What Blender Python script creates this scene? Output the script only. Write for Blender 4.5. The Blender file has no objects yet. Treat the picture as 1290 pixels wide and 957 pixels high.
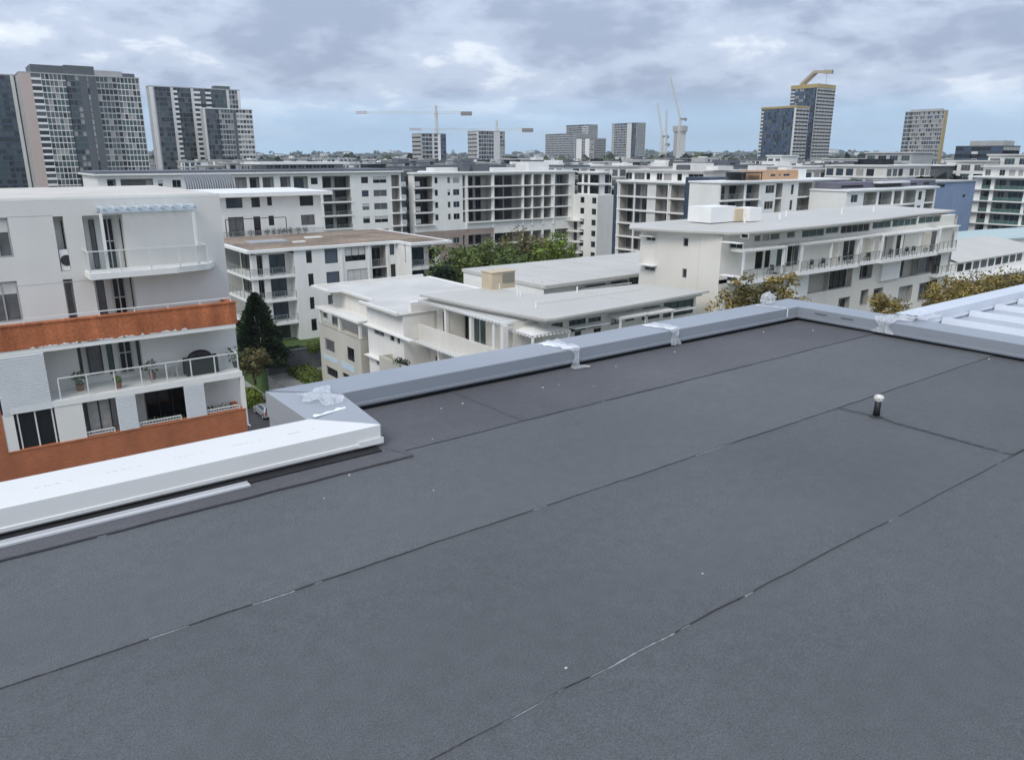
import bpy, math, random
from mathutils import Vector, noise
R = math.radians
rnd = random.Random(7)
SC = bpy.context.scene
COL = SC.collection

# ------------------------------------------------------------------ camera
# world axes follow the street grid: x runs right-forward, y runs left-forward, z up; our roof is z = 0
EYE, FPX, PITCH, HEAD = 1.5, 965.0, R(16.2), R(53.4)
cam = bpy.data.cameras.new('camera'); cam_o = bpy.data.objects.new('camera', cam); COL.objects.link(cam_o)
cam.sensor_width = 36; cam.lens = FPX / 1290 * 36; cam.clip_start = 0.05; cam.clip_end = 20000
cam_o.location = (0, 0, EYE); cam_o.rotation_euler = (R(90) - PITCH, 0, HEAD - R(90))
SC.camera = cam_o

# ------------------------------------------------------------------ sky, sun, exposure
SUN_EL, SUN_AZ = R(47), R(208)          # azimuth measured from +x, counter-clockwise; light comes from there
world = bpy.data.worlds.new('World'); SC.world = world; world.use_nodes = True
nt = world.node_tree; nt.nodes.clear()
def N(t, **kw):
    n = nt.nodes.new(t)
    for k, v in kw.items(): setattr(n, k, v)
    return n
def mth(op, a, b=None, clamp=False):
    n = N('ShaderNodeMath', operation=op, use_clamp=clamp)
    for i, q in enumerate((a, b)):
        if q is None: continue
        if isinstance(q, (int, float)): n.inputs[i].default_value = q
        else: nt.links.new(q, n.inputs[i])
    return n.outputs[0]
def ramp(src, stops, interp='EASE'):
    n = N('ShaderNodeValToRGB'); nt.links.new(src, n.inputs[0]); cr = n.color_ramp; cr.interpolation = interp
    while len(cr.elements) < len(stops): cr.elements.new(0.5)
    for e, (p, c) in zip(cr.elements, stops):
        e.position = p; e.color = (c, c, c, 1) if isinstance(c, (int, float)) else (*c, 1)
    return n.outputs[0]
def mixc(f, a, b):
    n = N('ShaderNodeMix', data_type='RGBA'); 
    if isinstance(f, (int, float)): n.inputs[0].default_value = f
    else: nt.links.new(f, n.inputs[0])
    for i, q in ((6, a), (7, b)):
        if isinstance(q, tuple): n.inputs[i].default_value = (*q, 1)
        else: nt.links.new(q, n.inputs[i])
    return n.outputs[2]
SKY = 0.1
sky = N('ShaderNodeTexSky', sky_type='NISHITA', sun_disc=False, sun_elevation=SUN_EL, sun_rotation=R(90) - SUN_AZ,
        air_density=1.3, dust_density=1.5, ozone_density=2.5)
tc = N('ShaderNodeTexCoord'); sep = N('ShaderNodeSeparateXYZ'); nt.links.new(tc.outputs['Generated'], sep.inputs[0])
zc = mth('MAXIMUM', sep.outputs[2], 0.0); zq = mth('ADD', zc, 0.28)
cmb = N('ShaderNodeCombineXYZ')
nt.links.new(mth('DIVIDE', sep.outputs[0], zq), cmb.inputs[0]); nt.links.new(mth('DIVIDE', sep.outputs[1], zq), cmb.inputs[1])
def cloud_noise(scale, detail, rough, dist, w):
    n = N('ShaderNodeTexNoise', noise_dimensions='4D')
    nt.links.new(cmb.outputs[0], n.inputs['Vector'])
    for k, v in (('Scale', scale), ('Detail', detail), ('Roughness', rough), ('Distortion', dist), ('W', w)): n.inputs[k].default_value = v
    return n.outputs['Fac']
n1 = cloud_noise(1.75, 10, 0.55, 0.25, 1.3); n2 = cloud_noise(5.5, 9, 0.58, 0.4, 8.4)
tone = mth('ADD', mth('MULTIPLY', n1, 0.72), mth('MULTIPLY', n2, 0.28))
low = ramp(zc, [(0.0, 0.0), (0.035, 0.25), (0.085, 1.0)])
cover = mth('MULTIPLY', ramp(tone, [(0.29, 0.0), (0.345, 1.0)]), low)
K = 1 / SKY
ccol = ramp(tone, [(0.34, (0.82, 0.86, 0.90)), (0.41, (0.66, 0.72, 0.80)), (0.465, (0.46, 0.53, 0.66)), (0.57, (0.30, 0.36, 0.48))])
up = ramp(zc, [(0.10, 1.0), (0.75, 1.35)], 'LINEAR')
vm = N('ShaderNodeVectorMath', operation='SCALE'); nt.links.new(ccol, vm.inputs[0]); nt.links.new(mth('MULTIPLY', up, K * 1.06), vm.inputs['Scale'])
hor = ramp(zc, [(0.0, (0.50, 0.75, 1.0)), (0.09, (0.38, 0.62, 0.92)), (0.5, (0.16, 0.30, 0.62))], 'LINEAR')
vh = N('ShaderNodeVectorMath', operation='SCALE'); nt.links.new(hor, vh.inputs[0]); vh.inputs['Scale'].default_value = K * 1.0
blue = mixc(0.85, sky.outputs[0], vh.outputs[0])
bg = N('ShaderNodeBackground'); bg.inputs[1].default_value = SKY
nt.links.new(mixc(cover, blue, vm.outputs[0]), bg.inputs[0])
wo = N('ShaderNodeOutputWorld'); nt.links.new(bg.outputs[0], wo.inputs[0])
sun = bpy.data.lights.new('sun', 'SUN'); sun.energy = 1.5; sun.angle = R(25); sun.color = (1, 0.94, 0.84)
sun_o = bpy.data.objects.new('sun', sun); COL.objects.link(sun_o); sun_o.location = (0, 0, 60)
sd = Vector((math.cos(SUN_EL) * math.cos(SUN_AZ), math.cos(SUN_EL) * math.sin(SUN_AZ), math.sin(SUN_EL)))
sun_o.rotation_euler = sd.to_track_quat('Z', 'Y').to_euler()
SC.view_settings.view_transform = 'Standard'; SC.view_settings.look = 'None'
SC.view_settings.exposure = 0.36; SC.view_settings.gamma = 1; SC.view_settings.use_curve_mapping = False
SC.cycles.max_bounces = 6; SC.cycles.transparent_max_bounces = 12; SC.cycles.volume_bounces = 0
SC.cycles.volume_max_steps = 64

# ------------------------------------------------------------------ pixel -> place
hd = Vector((math.cos(HEAD), math.sin(HEAD), 0)); rt = Vector((math.sin(HEAD), -math.cos(HEAD), 0)); CP = Vector((0, 0, EYE))
fw = hd * math.cos(PITCH) - Vector((0, 0, 1)) * math.sin(PITCH); cu = hd * math.sin(PITCH) + Vector((0, 0, 1)) * math.cos(PITCH)
def ray(px, py): return fw + rt * ((px - 645) / FPX) - cu * ((py - 478.5) / FPX)
def onz(px, py, z): d = ray(px, py); return CP + d * ((z - EYE) / d.z)
def atd(px, py, dist): d = ray(px, py); return CP + d * (dist / d.dot(hd))      # at a forward distance

# ------------------------------------------------------------------ materials
MATS = {}
def mat(name, col, rough=0.75, var=0.12, scale=0.6, bump=0.0, bscale=40, spec=0.35, metal=0.0, streak=0.0, alpha=1.0, objrand=0.0, fine=0.0, fscale=300, coat=0.0):
    if name in MATS: return MATS[name]
    m = bpy.data.materials.new(name); m.use_nodes = True; t = m.node_tree; b = t.nodes['Principled BSDF']
    b.inputs['Roughness'].default_value = rough; b.inputs['Metallic'].default_value = metal
    b.inputs['Specular IOR Level'].default_value = spec; b.inputs['Alpha'].default_value = alpha; b.inputs['Coat Weight'].default_value = coat
    c = t.nodes.new('ShaderNodeTexCoord')
    val = None
    def noise_val(sc, amt, stretch=None, detail=4):
        n = t.nodes.new('ShaderNodeTexNoise'); n.inputs['Scale'].default_value = sc; n.inputs['Detail'].default_value = detail
        src = c.outputs['Object']
        if stretch:
            mp = t.nodes.new('ShaderNodeMapping'); mp.inputs['Scale'].default_value = stretch; t.links.new(src, mp.inputs[0]); src = mp.outputs[0]
        t.links.new(src, n.inputs['Vector'])
        mr = t.nodes.new('ShaderNodeMapRange'); mr.inputs[1].default_value = 0.3; mr.inputs[2].default_value = 0.7
        mr.inputs[3].default_value = 1 - amt; mr.inputs[4].default_value = 1 + amt; t.links.new(n.outputs['Fac'], mr.inputs[0]); return mr.outputs[0]
    def mul(a, b_):
        if a is None: return b_
        n = t.nodes.new('ShaderNodeMath'); n.operation = 'MULTIPLY'; t.links.new(a, n.inputs[0]); t.links.new(b_, n.inputs[1]); return n.outputs[0]
    if var: val = noise_val(scale, var)
    if streak: val = mul(val, noise_val(1.6, streak, (1, 1, 0.12), 6))
    if fine: val = mul(val, noise_val(fscale, fine, None, 2))
    if objrand:
        oi = t.nodes.new('ShaderNodeObjectInfo'); mr = t.nodes.new('ShaderNodeMapRange'); mr.inputs[3].default_value = 1 - objrand; mr.inputs[4].default_value = 1 + objrand
        t.links.new(oi.outputs['Random'], mr.inputs[0]); val = mul(val, mr.outputs[0])
    if val is not None:
        v = t.nodes.new('ShaderNodeVectorMath'); v.operation = 'SCALE'; v.inputs[0].default_value = col; t.links.new(val, v.inputs['Scale']); t.links.new(v.outputs[0], b.inputs['Base Color'])
    else: b.inputs['Base Color'].default_value = (*col, 1)
    if bump:
        n = t.nodes.new('ShaderNodeTexNoise'); n.inputs['Scale'].default_value = bscale; n.inputs['Detail'].default_value = 4; t.links.new(c.outputs['Object'], n.inputs['Vector'])
        bp = t.nodes.new('ShaderNodeBump'); bp.inputs['Strength'].default_value = bump; bp.inputs['Distance'].default_value = 0.02
        t.links.new(n.outputs['Fac'], bp.inputs['Height']); t.links.new(bp.outputs[0], b.inputs['Normal'])
    MATS[name] = m; return m
def brickmat(name, c1, c2, mortar, var=0.2):
    m = mat(name, c1); t = m.node_tree; b = t.nodes['Principled BSDF']; c = [n for n in t.nodes if n.type == 'TEX_COORD'][0]
    br = t.nodes.new('ShaderNodeTexBrick'); mp = t.nodes.new('ShaderNodeMapping'); mp.inputs['Rotation'].default_value = (R(90), 0, 0)
    t.links.new(c.outputs['Object'], mp.inputs[0]); t.links.new(mp.outputs[0], br.inputs['Vector'])
    br.inputs['Color1'].default_value = (*c1, 1); br.inputs['Color2'].default_value = (*c2, 1); br.inputs['Mortar'].default_value = (*mortar, 1)
    br.inputs['Scale'].default_value = 1; br.inputs['Brick Width'].default_value = 0.24; br.inputs['Row Height'].default_value = 0.086; br.inputs['Mortar Size'].default_value = 0.010
    n = t.nodes.new('ShaderNodeTexNoise'); n.inputs['Scale'].default_value = 0.9; n.inputs['Detail'].default_value = 7
    mp2 = t.nodes.new('ShaderNodeMapping'); mp2.inputs['Scale'].default_value = (1.2, 1, 0.35); t.links.new(c.outputs['Object'], mp2.inputs[0]); t.links.new(mp2.outputs[0], n.inputs['Vector'])
    mr = t.nodes.new('ShaderNodeMapRange'); mr.inputs[1].default_value = .3; mr.inputs[2].default_value = .7; mr.inputs[3].default_value = 1 - var; mr.inputs[4].default_value = 1 + var; t.links.new(n.outputs['Fac'], mr.inputs[0])
    v = t.nodes.new('ShaderNodeVectorMath'); v.operation = 'SCALE'; t.links.new(br.outputs['Color'], v.inputs[0]); t.links.new(mr.outputs[0], v.inputs['Scale']); t.links.new(v.outputs[0], b.inputs['Base Color'])
    return m

WHITE = mat('white_render', (0.78, 0.78, 0.75), 0.85, 0.05, 0.25, streak=0.03)
WARMW = mat('warm_white_render', (0.75, 0.735, 0.70), 0.85, 0.05, 0.25, streak=0.03)
PALEG = mat('pale_grey_render', (0.66, 0.655, 0.63), 0.85, 0.05, 0.3, streak=0.025)
CREAM = mat('cream_render', (0.68, 0.66, 0.61), 0.85, 0.06, 0.3, streak=0.035)
TAUPE = mat('taupe_render', (0.50, 0.48, 0.42), 0.85, 0.06, 0.3, streak=0.035)
MIDG = mat('mid_grey_render', (0.40, 0.40, 0.39), 0.8, 0.08, 0.3, streak=0.08)
DARKG = mat('dark_grey_cladding', (0.10, 0.11, 0.12), 0.6, 0.1, 0.4)
TBLUE = mat('tower_blue_glass', (0.045, 0.085, 0.15), 0.08, 0, spec=0.6)
NAVY = mat('navy_panel', (0.045, 0.065, 0.10), 0.5, 0.1, 0.4)
BLUEW = mat('blue_grey_render', (0.20, 0.27, 0.40), 0.8, 0.08, 0.3, streak=0.08)
BROWNW = mat('brown_render', (0.34, 0.27, 0.24), 0.85, 0.08, 0.4, streak=0.08)
RECSHADE = mat('balcony_wall_shaded', (0.40, 0.385, 0.355), 0.85, 0.06, 0.4)  # loggia wall colour darkened, so the recess shade is painted in
TRIM = mat('white_paint', (0.80, 0.80, 0.78), 0.5, 0.04, 0.8)
FRAME = mat('grey_window_frame', (0.38, 0.39, 0.39), 0.4, 0)
FRAMEW = mat('white_window_frame', (0.72, 0.72, 0.70), 0.45, 0)
FRAMED = mat('dark_window_frame', (0.04, 0.042, 0.045), 0.4, 0)
P_DARK = mat('dark_glass', (0.012, 0.014, 0.016), 0.06, 0, spec=0.5)
P_BLUE = mat('blue_glass', (0.035, 0.055, 0.075), 0.06, 0, spec=0.6)
P_GREEN = mat('green_glass', (0.05, 0.085, 0.085), 0.08, 0, spec=0.6)
P_GREY = mat('grey_blind_glass', (0.12, 0.125, 0.13), 0.1, 0.2, 2, spec=0.5)
P_CURT = mat('curtain_glass', (0.36, 0.35, 0.33), 0.18, 0.15, 3, spec=0.5)
P_BLIND = mat('white_blind_glass', (0.58, 0.58, 0.56), 0.2, 0.1, 2, spec=0.5)
SHADE = mat('slate_roller_screen', (0.09, 0.11, 0.14), 0.6, 0.08, 1)
RAILG = mat('balustrade_glass', (0.25, 0.30, 0.29), 0.06, 0, alpha=0.08, spec=0.2)
RAILGR = mat('green_balustrade_glass', (0.10, 0.20, 0.18), 0.08, 0, alpha=0.55, spec=0.6)
RAILM = mat('grey_rail_metal', (0.30, 0.31, 0.31), 0.4, 0, metal=0.3)
RAILW = mat('white_rail_metal', (0.68, 0.69, 0.68), 0.4, 0)
ROOFG = mat('pale_metal_roof', (0.50, 0.49, 0.455), 0.6, 0.06, 0.15, streak=0)
ROOFW = mat('white_membrane_roof', (0.56, 0.55, 0.52), 0.7, 0.09, 0.3)
ROOFB = mat('brown_gravel_roof', (0.24, 0.185, 0.14), 0.95, 0.35, 0.22, bump=0.4, bscale=12, fine=0.25, fscale=3)
SLATE = mat('slate_roof', (0.13, 0.14, 0.16), 0.7, 0.1, 0.3)
AQUA = mat('pale_aqua_metal_roof', (0.42, 0.52, 0.52), 0.5, 0.05, 0.2)
BRICK = brickmat('orange_brick', (0.42, 0.125, 0.045), (0.35, 0.10, 0.038), (0.34, 0.18, 0.12), 0.16)
BRICKB = mat('weathered_orange_band', (0.42, 0.14, 0.062), 0.85, 0.2, 0.45, streak=0.32, fine=0.2, fscale=9)
STEELG = mat('galvanised_grey', (0.42, 0.44, 0.46), 0.4, 0.05, 1, metal=0.2)
BEIGE = mat('beige_unit_panel', (0.55, 0.46, 0.33), 0.7, 0.08, 1)
BLACK = mat('black_plastic', (0.012, 0.012, 0.013), 0.45, 0)
GOLD = mat('gold_trim', (0.42, 0.32, 0.12), 0.5, 0.05, 0.1)
PINKB = mat('pinkish_concrete', (0.52, 0.42, 0.38), 0.8, 0.06, 0.05)
PANES = [P_DARK] * 5 + [P_BLUE] * 2 + [P_GREY] * 3 + [P_CURT] * 2

# ------------------------------------------------------------------ mesh helpers
class MB:
    def __init__(s): s.v = []; s.f = []; s.m = []
    def quad(s, a, b, c, d, m=0):
        i = len(s.v); s.v += [tuple(a), tuple(b), tuple(c), tuple(d)]; s.f.append((i, i + 1, i + 2, i + 3)); s.m.append(m)
    def tri(s, a, b, c, m=0):
        i = len(s.v); s.v += [tuple(a), tuple(b), tuple(c)]; s.f.append((i, i + 1, i + 2)); s.m.append(m)
    def box(s, x0, x1, y0, y1, z0, z1, m=0, skip=''):
        i = len(s.v); s.v += [(x0, y0, z0), (x1, y0, z0), (x1, y1, z0), (x0, y1, z0), (x0, y0, z1), (x1, y0, z1), (x1, y1, z1), (x0, y1, z1)]
        for k, f in (('b', (3, 2, 1, 0)), ('t', (4, 5, 6, 7)), ('f', (0, 1, 5, 4)), ('r', (1, 2, 6, 5)), ('k', (2, 3, 7, 6)), ('l', (3, 0, 4, 7))):
            if k not in skip: s.f.append(tuple(i + q for q in f)); s.m.append(m)
    def prism(s, poly, z0, z1, m=0):                      # counter-clockwise plan polygon; z1 may be a list
        n = len(poly); i = len(s.v); zt = z1 if isinstance(z1, (list, tuple)) else [z1] * n; zb = z0 if isinstance(z0, (list, tuple)) else [z0] * n
        s.v += [(p[0], p[1], zb[k]) for k, p in enumerate(poly)] + [(p[0], p[1], zt[k]) for k, p in enumerate(poly)]
        s.f.append(tuple(i + n + k for k in range(n))); s.f.append(tuple(i + k for k in reversed(range(n)))); s.m += [m, m]
        for k in range(n):
            j = (k + 1) % n; s.f.append((i + k, i + j, i + n + j, i + n + k)); s.m.append(m)
    def bar(s, p, q, w, h=None, m=0):
        p = Vector(p); q = Vector(q); d = (q - p).normalized(); h = h or w
        a = d.cross(Vector((0, 0, 1))); a = Vector((1, 0, 0)) if a.length < 1e-4 else a.normalized(); b = a.cross(d)
        i = len(s.v)
        for e in (p, q):
            for u, v in ((-1, -1), (1, -1), (1, 1), (-1, 1)): s.v.append(tuple(e + a * (u * w / 2) + b * (v * h / 2)))
        for f in ((0, 1, 2, 3), (7, 6, 5, 4), (0, 4, 5, 1), (1, 5, 6, 2), (2, 6, 7, 3), (3, 7, 4, 0)): s.f.append(tuple(i + k for k in f)); s.m.append(m)
    def tube(s, pts, rad, n=8, m=0, cap=True):
        i0 = len(s.v); rr = rad if isinstance(rad, (list, tuple)) else [rad] * len(pts); pts = [Vector(p) for p in pts]
        for k, p in enumerate(pts):
            d = (pts[min(k + 1, len(pts) - 1)] - pts[max(k - 1, 0)]).normalized()
            a = d.cross(Vector((0.13, 0.02, 1))) if abs(d.z) < 0.99 else d.cross(Vector((1, 0, 0))); a.normalize(); b = d.cross(a)
            for j in range(n):
                t = 2 * math.pi * j / n; s.v.append(tuple(p + a * (rr[k] * math.cos(t)) + b * (rr[k] * math.sin(t))))
        for k in range(len(pts) - 1):
            for j in range(n):
                j2 = (j + 1) % n; s.f.append((i0 + k * n + j, i0 + k * n + j2, i0 + (k + 1) * n + j2, i0 + (k + 1) * n + j)); s.m.append(m)
        if cap:
            s.f.append(tuple(i0 + j for j in reversed(range(n)))); s.f.append(tuple(i0 + (len(pts) - 1) * n + j for j in range(n))); s.m += [m, m]
    def grid(s, fn, nu, nv, m=0):
        i = len(s.v)
        for a in range(nu + 1):
            for b in range(nv + 1): s.v.append(tuple(fn(a / nu, b / nv)))
        for a in range(nu):
            for b in range(nv):
                k = i + a * (nv + 1) + b; s.f.append((k, k + nv + 1, k + nv + 2, k + 1)); s.m.append(m)
    def mesh(s, name, mats, off=None):
        me = bpy.data.meshes.new(name)
        v = s.v if off is None else [(p[0] - off[0], p[1] - off[1], p[2] - off[2]) for p in s.v]
        me.from_pydata(v, [], s.f)
        for m in (mats if isinstance(mats, (list, tuple)) else [mats]): me.materials.append(m)
        if any(s.m): me.polygons.foreach_set('material_index', s.m)
        me.update(); return me
def link(name, me, parent=None, loc=None, rz=0.0):
    o = bpy.data.objects.new(name, me); COL.objects.link(o); o.parent = parent
    if loc is not None: o.location = loc
    if rz: o.rotation_euler = (0, 0, rz)
    return o
def tag(o, label, cat=None, group=None, kind=None):
    if label: o['label'] = label
    if cat: o['category'] = cat
    if group: o['group'] = group
    if kind: o['kind'] = kind
    return o
def thing(name, label, cat, loc, group=None, rz=0.0):
    o = link(name, None, None, loc, rz); o.empty_display_size = 0.3; tag(o, label, cat, group); o['_l'] = tuple(loc); return o
def part(mb, name, mats, parent, kind=None, smooth=False):      # vertices in world axes, stored relative to the thing's base
    off = None
    if parent is not None:
        p = parent; off = Vector((0, 0, 0))
        while p is not None: off += p.location; p = p.parent
    me = mb.mesh(name, mats, off)
    if smooth: me.polygons.foreach_set('use_smooth', [True] * len(me.polygons))
    o = link(name, me, parent)
    if kind: o['kind'] = kind
    return o
def solo(mb, name, mats, label, cat, loc, group=None, kind=None, smooth=False):   # a thing that is one mesh, origin at its base
    me = mb.mesh(name, mats, loc)
    if smooth: me.polygons.foreach_set('use_smooth', [True] * len(me.polygons))
    o = link(name, me, None, loc); tag(o, label, cat, group, kind); return o

# ------------------------------------------------------------------ facade frames
class Fr:                                               # 'U': plane y = c, s = x ; 'V': plane x = c, s = -y ; o = inward offset
    def __init__(s, kind, c): s.k = kind; s.c = c
    def w(s, a, o, z): return (a, s.c + o, z) if s.k == 'U' else (s.c + o, -a, z)
    def px(s, x, y, o=0.0):
        d = ray(x, y); t = (s.c + o) / (d.y if s.k == 'U' else d.x); p = CP + d * t
        return (p.x if s.k == 'U' else -p.y), p.z
    def s(s, x, y, o=0.0): return s.px(x, y, o)[0]
    def z(s, x, y, o=0.0): return s.px(x, y, o)[1]
    def rect(s, x0, y0, x1, y1, o=0.0):
        a, zt = s.px(x0, y0, o); b, zb = s.px(x1, y1, o); return a, b, zb, zt
    @property
    def rz(s): return 0.0 if s.k == 'U' else -R(90)
    def box(s, mb, s0, s1, o0, o1, z0, z1, m=0, skip=''):
        if s.k == 'U': mb.box(s0, s1, s.c + o0, s.c + o1, z0, z1, m, skip)
        else: mb.box(s.c + o0, s.c + o1, -s1, -s0, z0, z1, m, skip)
    def quad(s, mb, s0, s1, o, z0, z1, m=0): mb.quad(s.w(s0, o, z0), s.w(s1, o, z0), s.w(s1, o, z1), s.w(s0, o, z1), m)

def wall_mesh(mb, F, s0, s1, z0, z1, holes, o=0.0, m=0, shaded_holes=()):        # holes: (s0,s1,z0,z1,depth,back?)
    S = sorted({s0, s1, *[min(max(h[k], s0), s1) for h in holes for k in (0, 1)]}); Z = sorted({z0, z1, *[min(max(h[k], z0), z1) for h in holes for k in (2, 3)]})
    for j in range(len(Z) - 1):
        zm = (Z[j] + Z[j + 1]) / 2; run = None
        for i in range(len(S) - 1):
            sm = (S[i] + S[i + 1]) / 2
            solid = not any(h[0] < sm < h[1] and h[2] < zm < h[3] for h in holes)
            if solid and run is None: run = S[i]
            if run is not None and (not solid or i == len(S) - 2):
                e = S[i + 1] if solid else S[i]
                F.quad(mb, run, e, o, Z[j], Z[j + 1], m); run = None
    for hi, h in enumerate(holes):
        a, b, c, d, dp, bk = h; o2 = o + dp; w = F.w; m = 1 if hi in shaded_holes else 0
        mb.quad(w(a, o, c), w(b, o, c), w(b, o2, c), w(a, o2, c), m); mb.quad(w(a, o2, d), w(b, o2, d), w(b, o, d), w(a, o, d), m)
        mb.quad(w(a, o, d), w(a, o, c), w(a, o2, c), w(a, o2, d), m); mb.quad(w(b, o, c), w(b, o, d), w(b, o2, d), w(b, o2, c), m)
        if bk: F.quad(mb, a, b, o2, c, d, m)

WCACHE = {}
def pane_mesh(w, h, div, pane, shade, k):
    key = ('pane', round(w, 2), round(h, 2), div, pane.name, shade, k)
    if key not in WCACHE:
        mb = MB(); f = min(0.06, w * 0.1); zt = h - f - shade * (h - 2 * f); a = max(f, w * k / div); b = min(w - f, w * (k + 1) / div); y = 0.045 + 0.012 * (k % 2)
        mb.box(a, b, y, y + 0.006, f, zt); WCACHE[key] = mb.mesh('pane', pane)
    return WCACHE[key]
def win_mesh(w, h, div, pane, frame, tr, shade, near=False):
    key = (round(w, 2), round(h, 2), div, pane.name, frame.name, tr, shade, near)
    if key in WCACHE: return WCACHE[key]
    mb = MB(); f = min(0.06, w * 0.1)
    mb.box(0, w, 0, 0.07, 0, f); mb.box(0, w, 0, 0.07, h - f, h); mb.box(0, f, 0, 0.07, f, h - f); mb.box(w - f, w, 0, 0.07, f, h - f)
    for k in range(1, div): mb.box(w * k / div - f / 2, w * k / div + f / 2, 0.005, 0.065, f, h - f)
    zt = h - f
    if tr: mb.box(f, w - f, 0.008, 0.06, h * tr - f / 2, h * tr + f / 2)
    if shade: zt = h - f - shade * (h - 2 * f); mb.quad((f, 0.035, zt), (w - f, 0.035, zt), (w - f, 0.035, h - f), (f, 0.035, h - f), 2)
    for k in range(0 if near else div):                    # sashes sit at slightly different depths
        a = max(f, w * k / div); b = min(w - f, w * (k + 1) / div); y = 0.045 + 0.012 * (k % 2)
        mb.quad((a, y, f), (b, y, f), (b, y, zt), (a, y, zt), 1)
    me = mb.mesh('window', [frame, pane, P_BLIND]); WCACHE[key] = me; return me
def window(B, F, s0, s1, z0, z1, o=0.12, div=None, pane=None, frame=None, tr=0, shade=None, name='window'):
    w = s1 - s0; h = z1 - z0
    w = round(w * 20) / 20; h = round(h * 20) / 20
    if div is None: div = 1 if w < 1.0 else 2 if w < 2.6 else 3
    if shade is None: shade = rnd.choice([0, 0, 0, 0.25, 0.45]) if pane is None else 0
    pane = pane or rnd.choice(PANES)
    near = (B.location - CP).length < 125
    me = win_mesh(w, h, div, pane, frame or FRAME, tr, shade, near)
    ob = link(name, me, B, Vector(F.w(s0, o, z0)) - B.location, F.rz); ob.scale = ((s1 - s0) / w, 1, (z1 - z0) / h)
    if near:
        for k in range(div): link('pane', pane_mesh(w, h, div, pane, shade, k), ob)
    return ob
def balustrade(B, F, s0, s1, z, o=-0.05, kind='glass', h=1.0, step=1.3, ends=None, name='balustrade'):
    mb = MB(); n = max(1, round((s1 - s0) / step)); t = 0.035
    glass = RAILGR if kind == 'green' else RAILG
    F.box(mb, s0, s1, o - t, o + t, z + h - 0.05, z + h)
    for k in range(n + 1):
        a = s0 + (s1 - s0) * k / n; F.box(mb, a - t * 0.8, a + t * 0.8, o - t * 0.7, o + t * 0.7, z, z + h - 0.05)
    if kind in ('glass', 'green'):
        F.box(mb, s0, s1, o - 0.006, o + 0.006, z + 0.08, z + h - 0.06, 1)
    elif kind == 'bars':
        for k in range(int((s1 - s0) / 0.14)): a = s0 + 0.14 * k + 0.07; F.box(mb, a - 0.012, a + 0.012, o - 0.01, o + 0.01, z + 0.06, z + h - 0.05)
        F.box(mb, s0, s1, o - 0.02, o + 0.02, z + 0.05, z + 0.09)
    elif kind == 'solid': F.box(mb, s0, s1, o - 0.04, o + 0.04, z, z + h - 0.05, 2)
    if ends:                                              # return railings running inward to depth
        for a in ends[1]:
            F.box(mb, a - t, a + t, o, ends[0], z + h - 0.05, z + h)
            if kind in ('glass', 'green'): F.box(mb, a - 0.006, a + 0.006, o, ends[0], z + 0.08, z + h - 0.06, 1)
    return part(mb, name, [RAILW if B.location.x < 5 else RAILM, glass, TRIM], B)
def facade(B, F, s0, s1, z0, z1, m, items, name='wall', o=0.0):
    """items: dict(s=(a,b), z=(c,d), k='w'|'l'|'v', ...)"""
    holes = []
    for it in items:
        a, b = it['s']; c, d = it['z']; dp = it.get('dp', 0.16 if it['k'] == 'w' else 1.9)
        holes.append((a, b, c, d, dp, it['k'] != 'w' or True))
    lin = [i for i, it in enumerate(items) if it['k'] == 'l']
    mb = MB(); wall_mesh(mb, F, s0, s1, z0, z1, holes, o, 0, lin); ob = part(mb, name, [m, RECSHADE] if lin else m, B)
    for it in items:
        a, b = it['s']; c, d = it['z']; w = b - a; hh = d - c
        if it['k'] == 'w': window(B, F, a + 0.01, b - 0.01, c + 0.01, d - 0.01, o + 0.07, it.get('div'), it.get('pane'), it.get('frame'), it.get('tr', 0), it.get('shade'))
        elif it['k'] == 'l':
            dp = it.get('dp', 1.9)
            for (f0, f1) in it.get('doors', [(0.1, 0.75)]):
                window(B, F, a + w * f0, a + w * f1, c + 0.02, c + min(2.35, hh - 0.25), o + dp - 0.08, it.get('div'), it.get('pane'), it.get('frame'), 0, 0, 'sliding_door')
            if it.get('rail', 'glass'): balustrade(B, F, a + 0.02, b - 0.02, c + 0.005, o + it.get('ro', 0.06), it.get('rail', 'glass'), it.get('rh', 1.0))
    return ob
def shell(B, x0, x1, y0, y1, z0, z1, m, skip, name='wall'):
    mb = MB(); mb.box(x0, x1, y0, y1, z0, z1, 0, skip); return part(mb, name, m, B)
def slab(B, poly, z0, z1, m, name='roof'):
    mb = MB(); mb.prism(poly, z0, z1); return part(mb, name, m, B)
def rectp(x0, x1, y0, y1): return [(x0, y0), (x1, y0), (x1, y1), (x0, y1)]
GZ = -26.5
# ------------------------------------------------------------------ ground, street
def stuffmat():
    m = mat('suburb_ground', (0.13, 0.14, 0.10), 0.95, 0.45, 0.02, fine=0.4, fscale=0.15); return m
mb = MB(); mb.quad((-5600, -5600, GZ), (5600, -5600, GZ), (5600, 5600, GZ), (-5600, 5600, GZ))
g = link('ground', mb.mesh('ground', stuffmat())); g['kind'] = 'structure'
ASPH = mat('asphalt', (0.055, 0.056, 0.058), 0.9, 0.2, 0.4, fine=0.2, fscale=20)
PAVE = mat('concrete_paving', (0.30, 0.29, 0.27), 0.9, 0.15, 0.5, fine=0.1, fscale=6)
GRASS = mat('lawn', (0.06, 0.10, 0.025), 0.95, 0.3, 0.6, fine=0.3, fscale=8)
mb = MB(); mb.box(19.6, 28.4, -60, 400, GZ - 0.2, GZ + 0.004); g = link('road', mb.mesh('road', ASPH)); g['kind'] = 'structure'
mb = MB(); mb.box(28.4, 32.0, 40, 400, GZ - 0.2, GZ + 0.12); g = link('pavement', mb.mesh('pavement', PAVE)); g['kind'] = 'structure'
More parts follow.
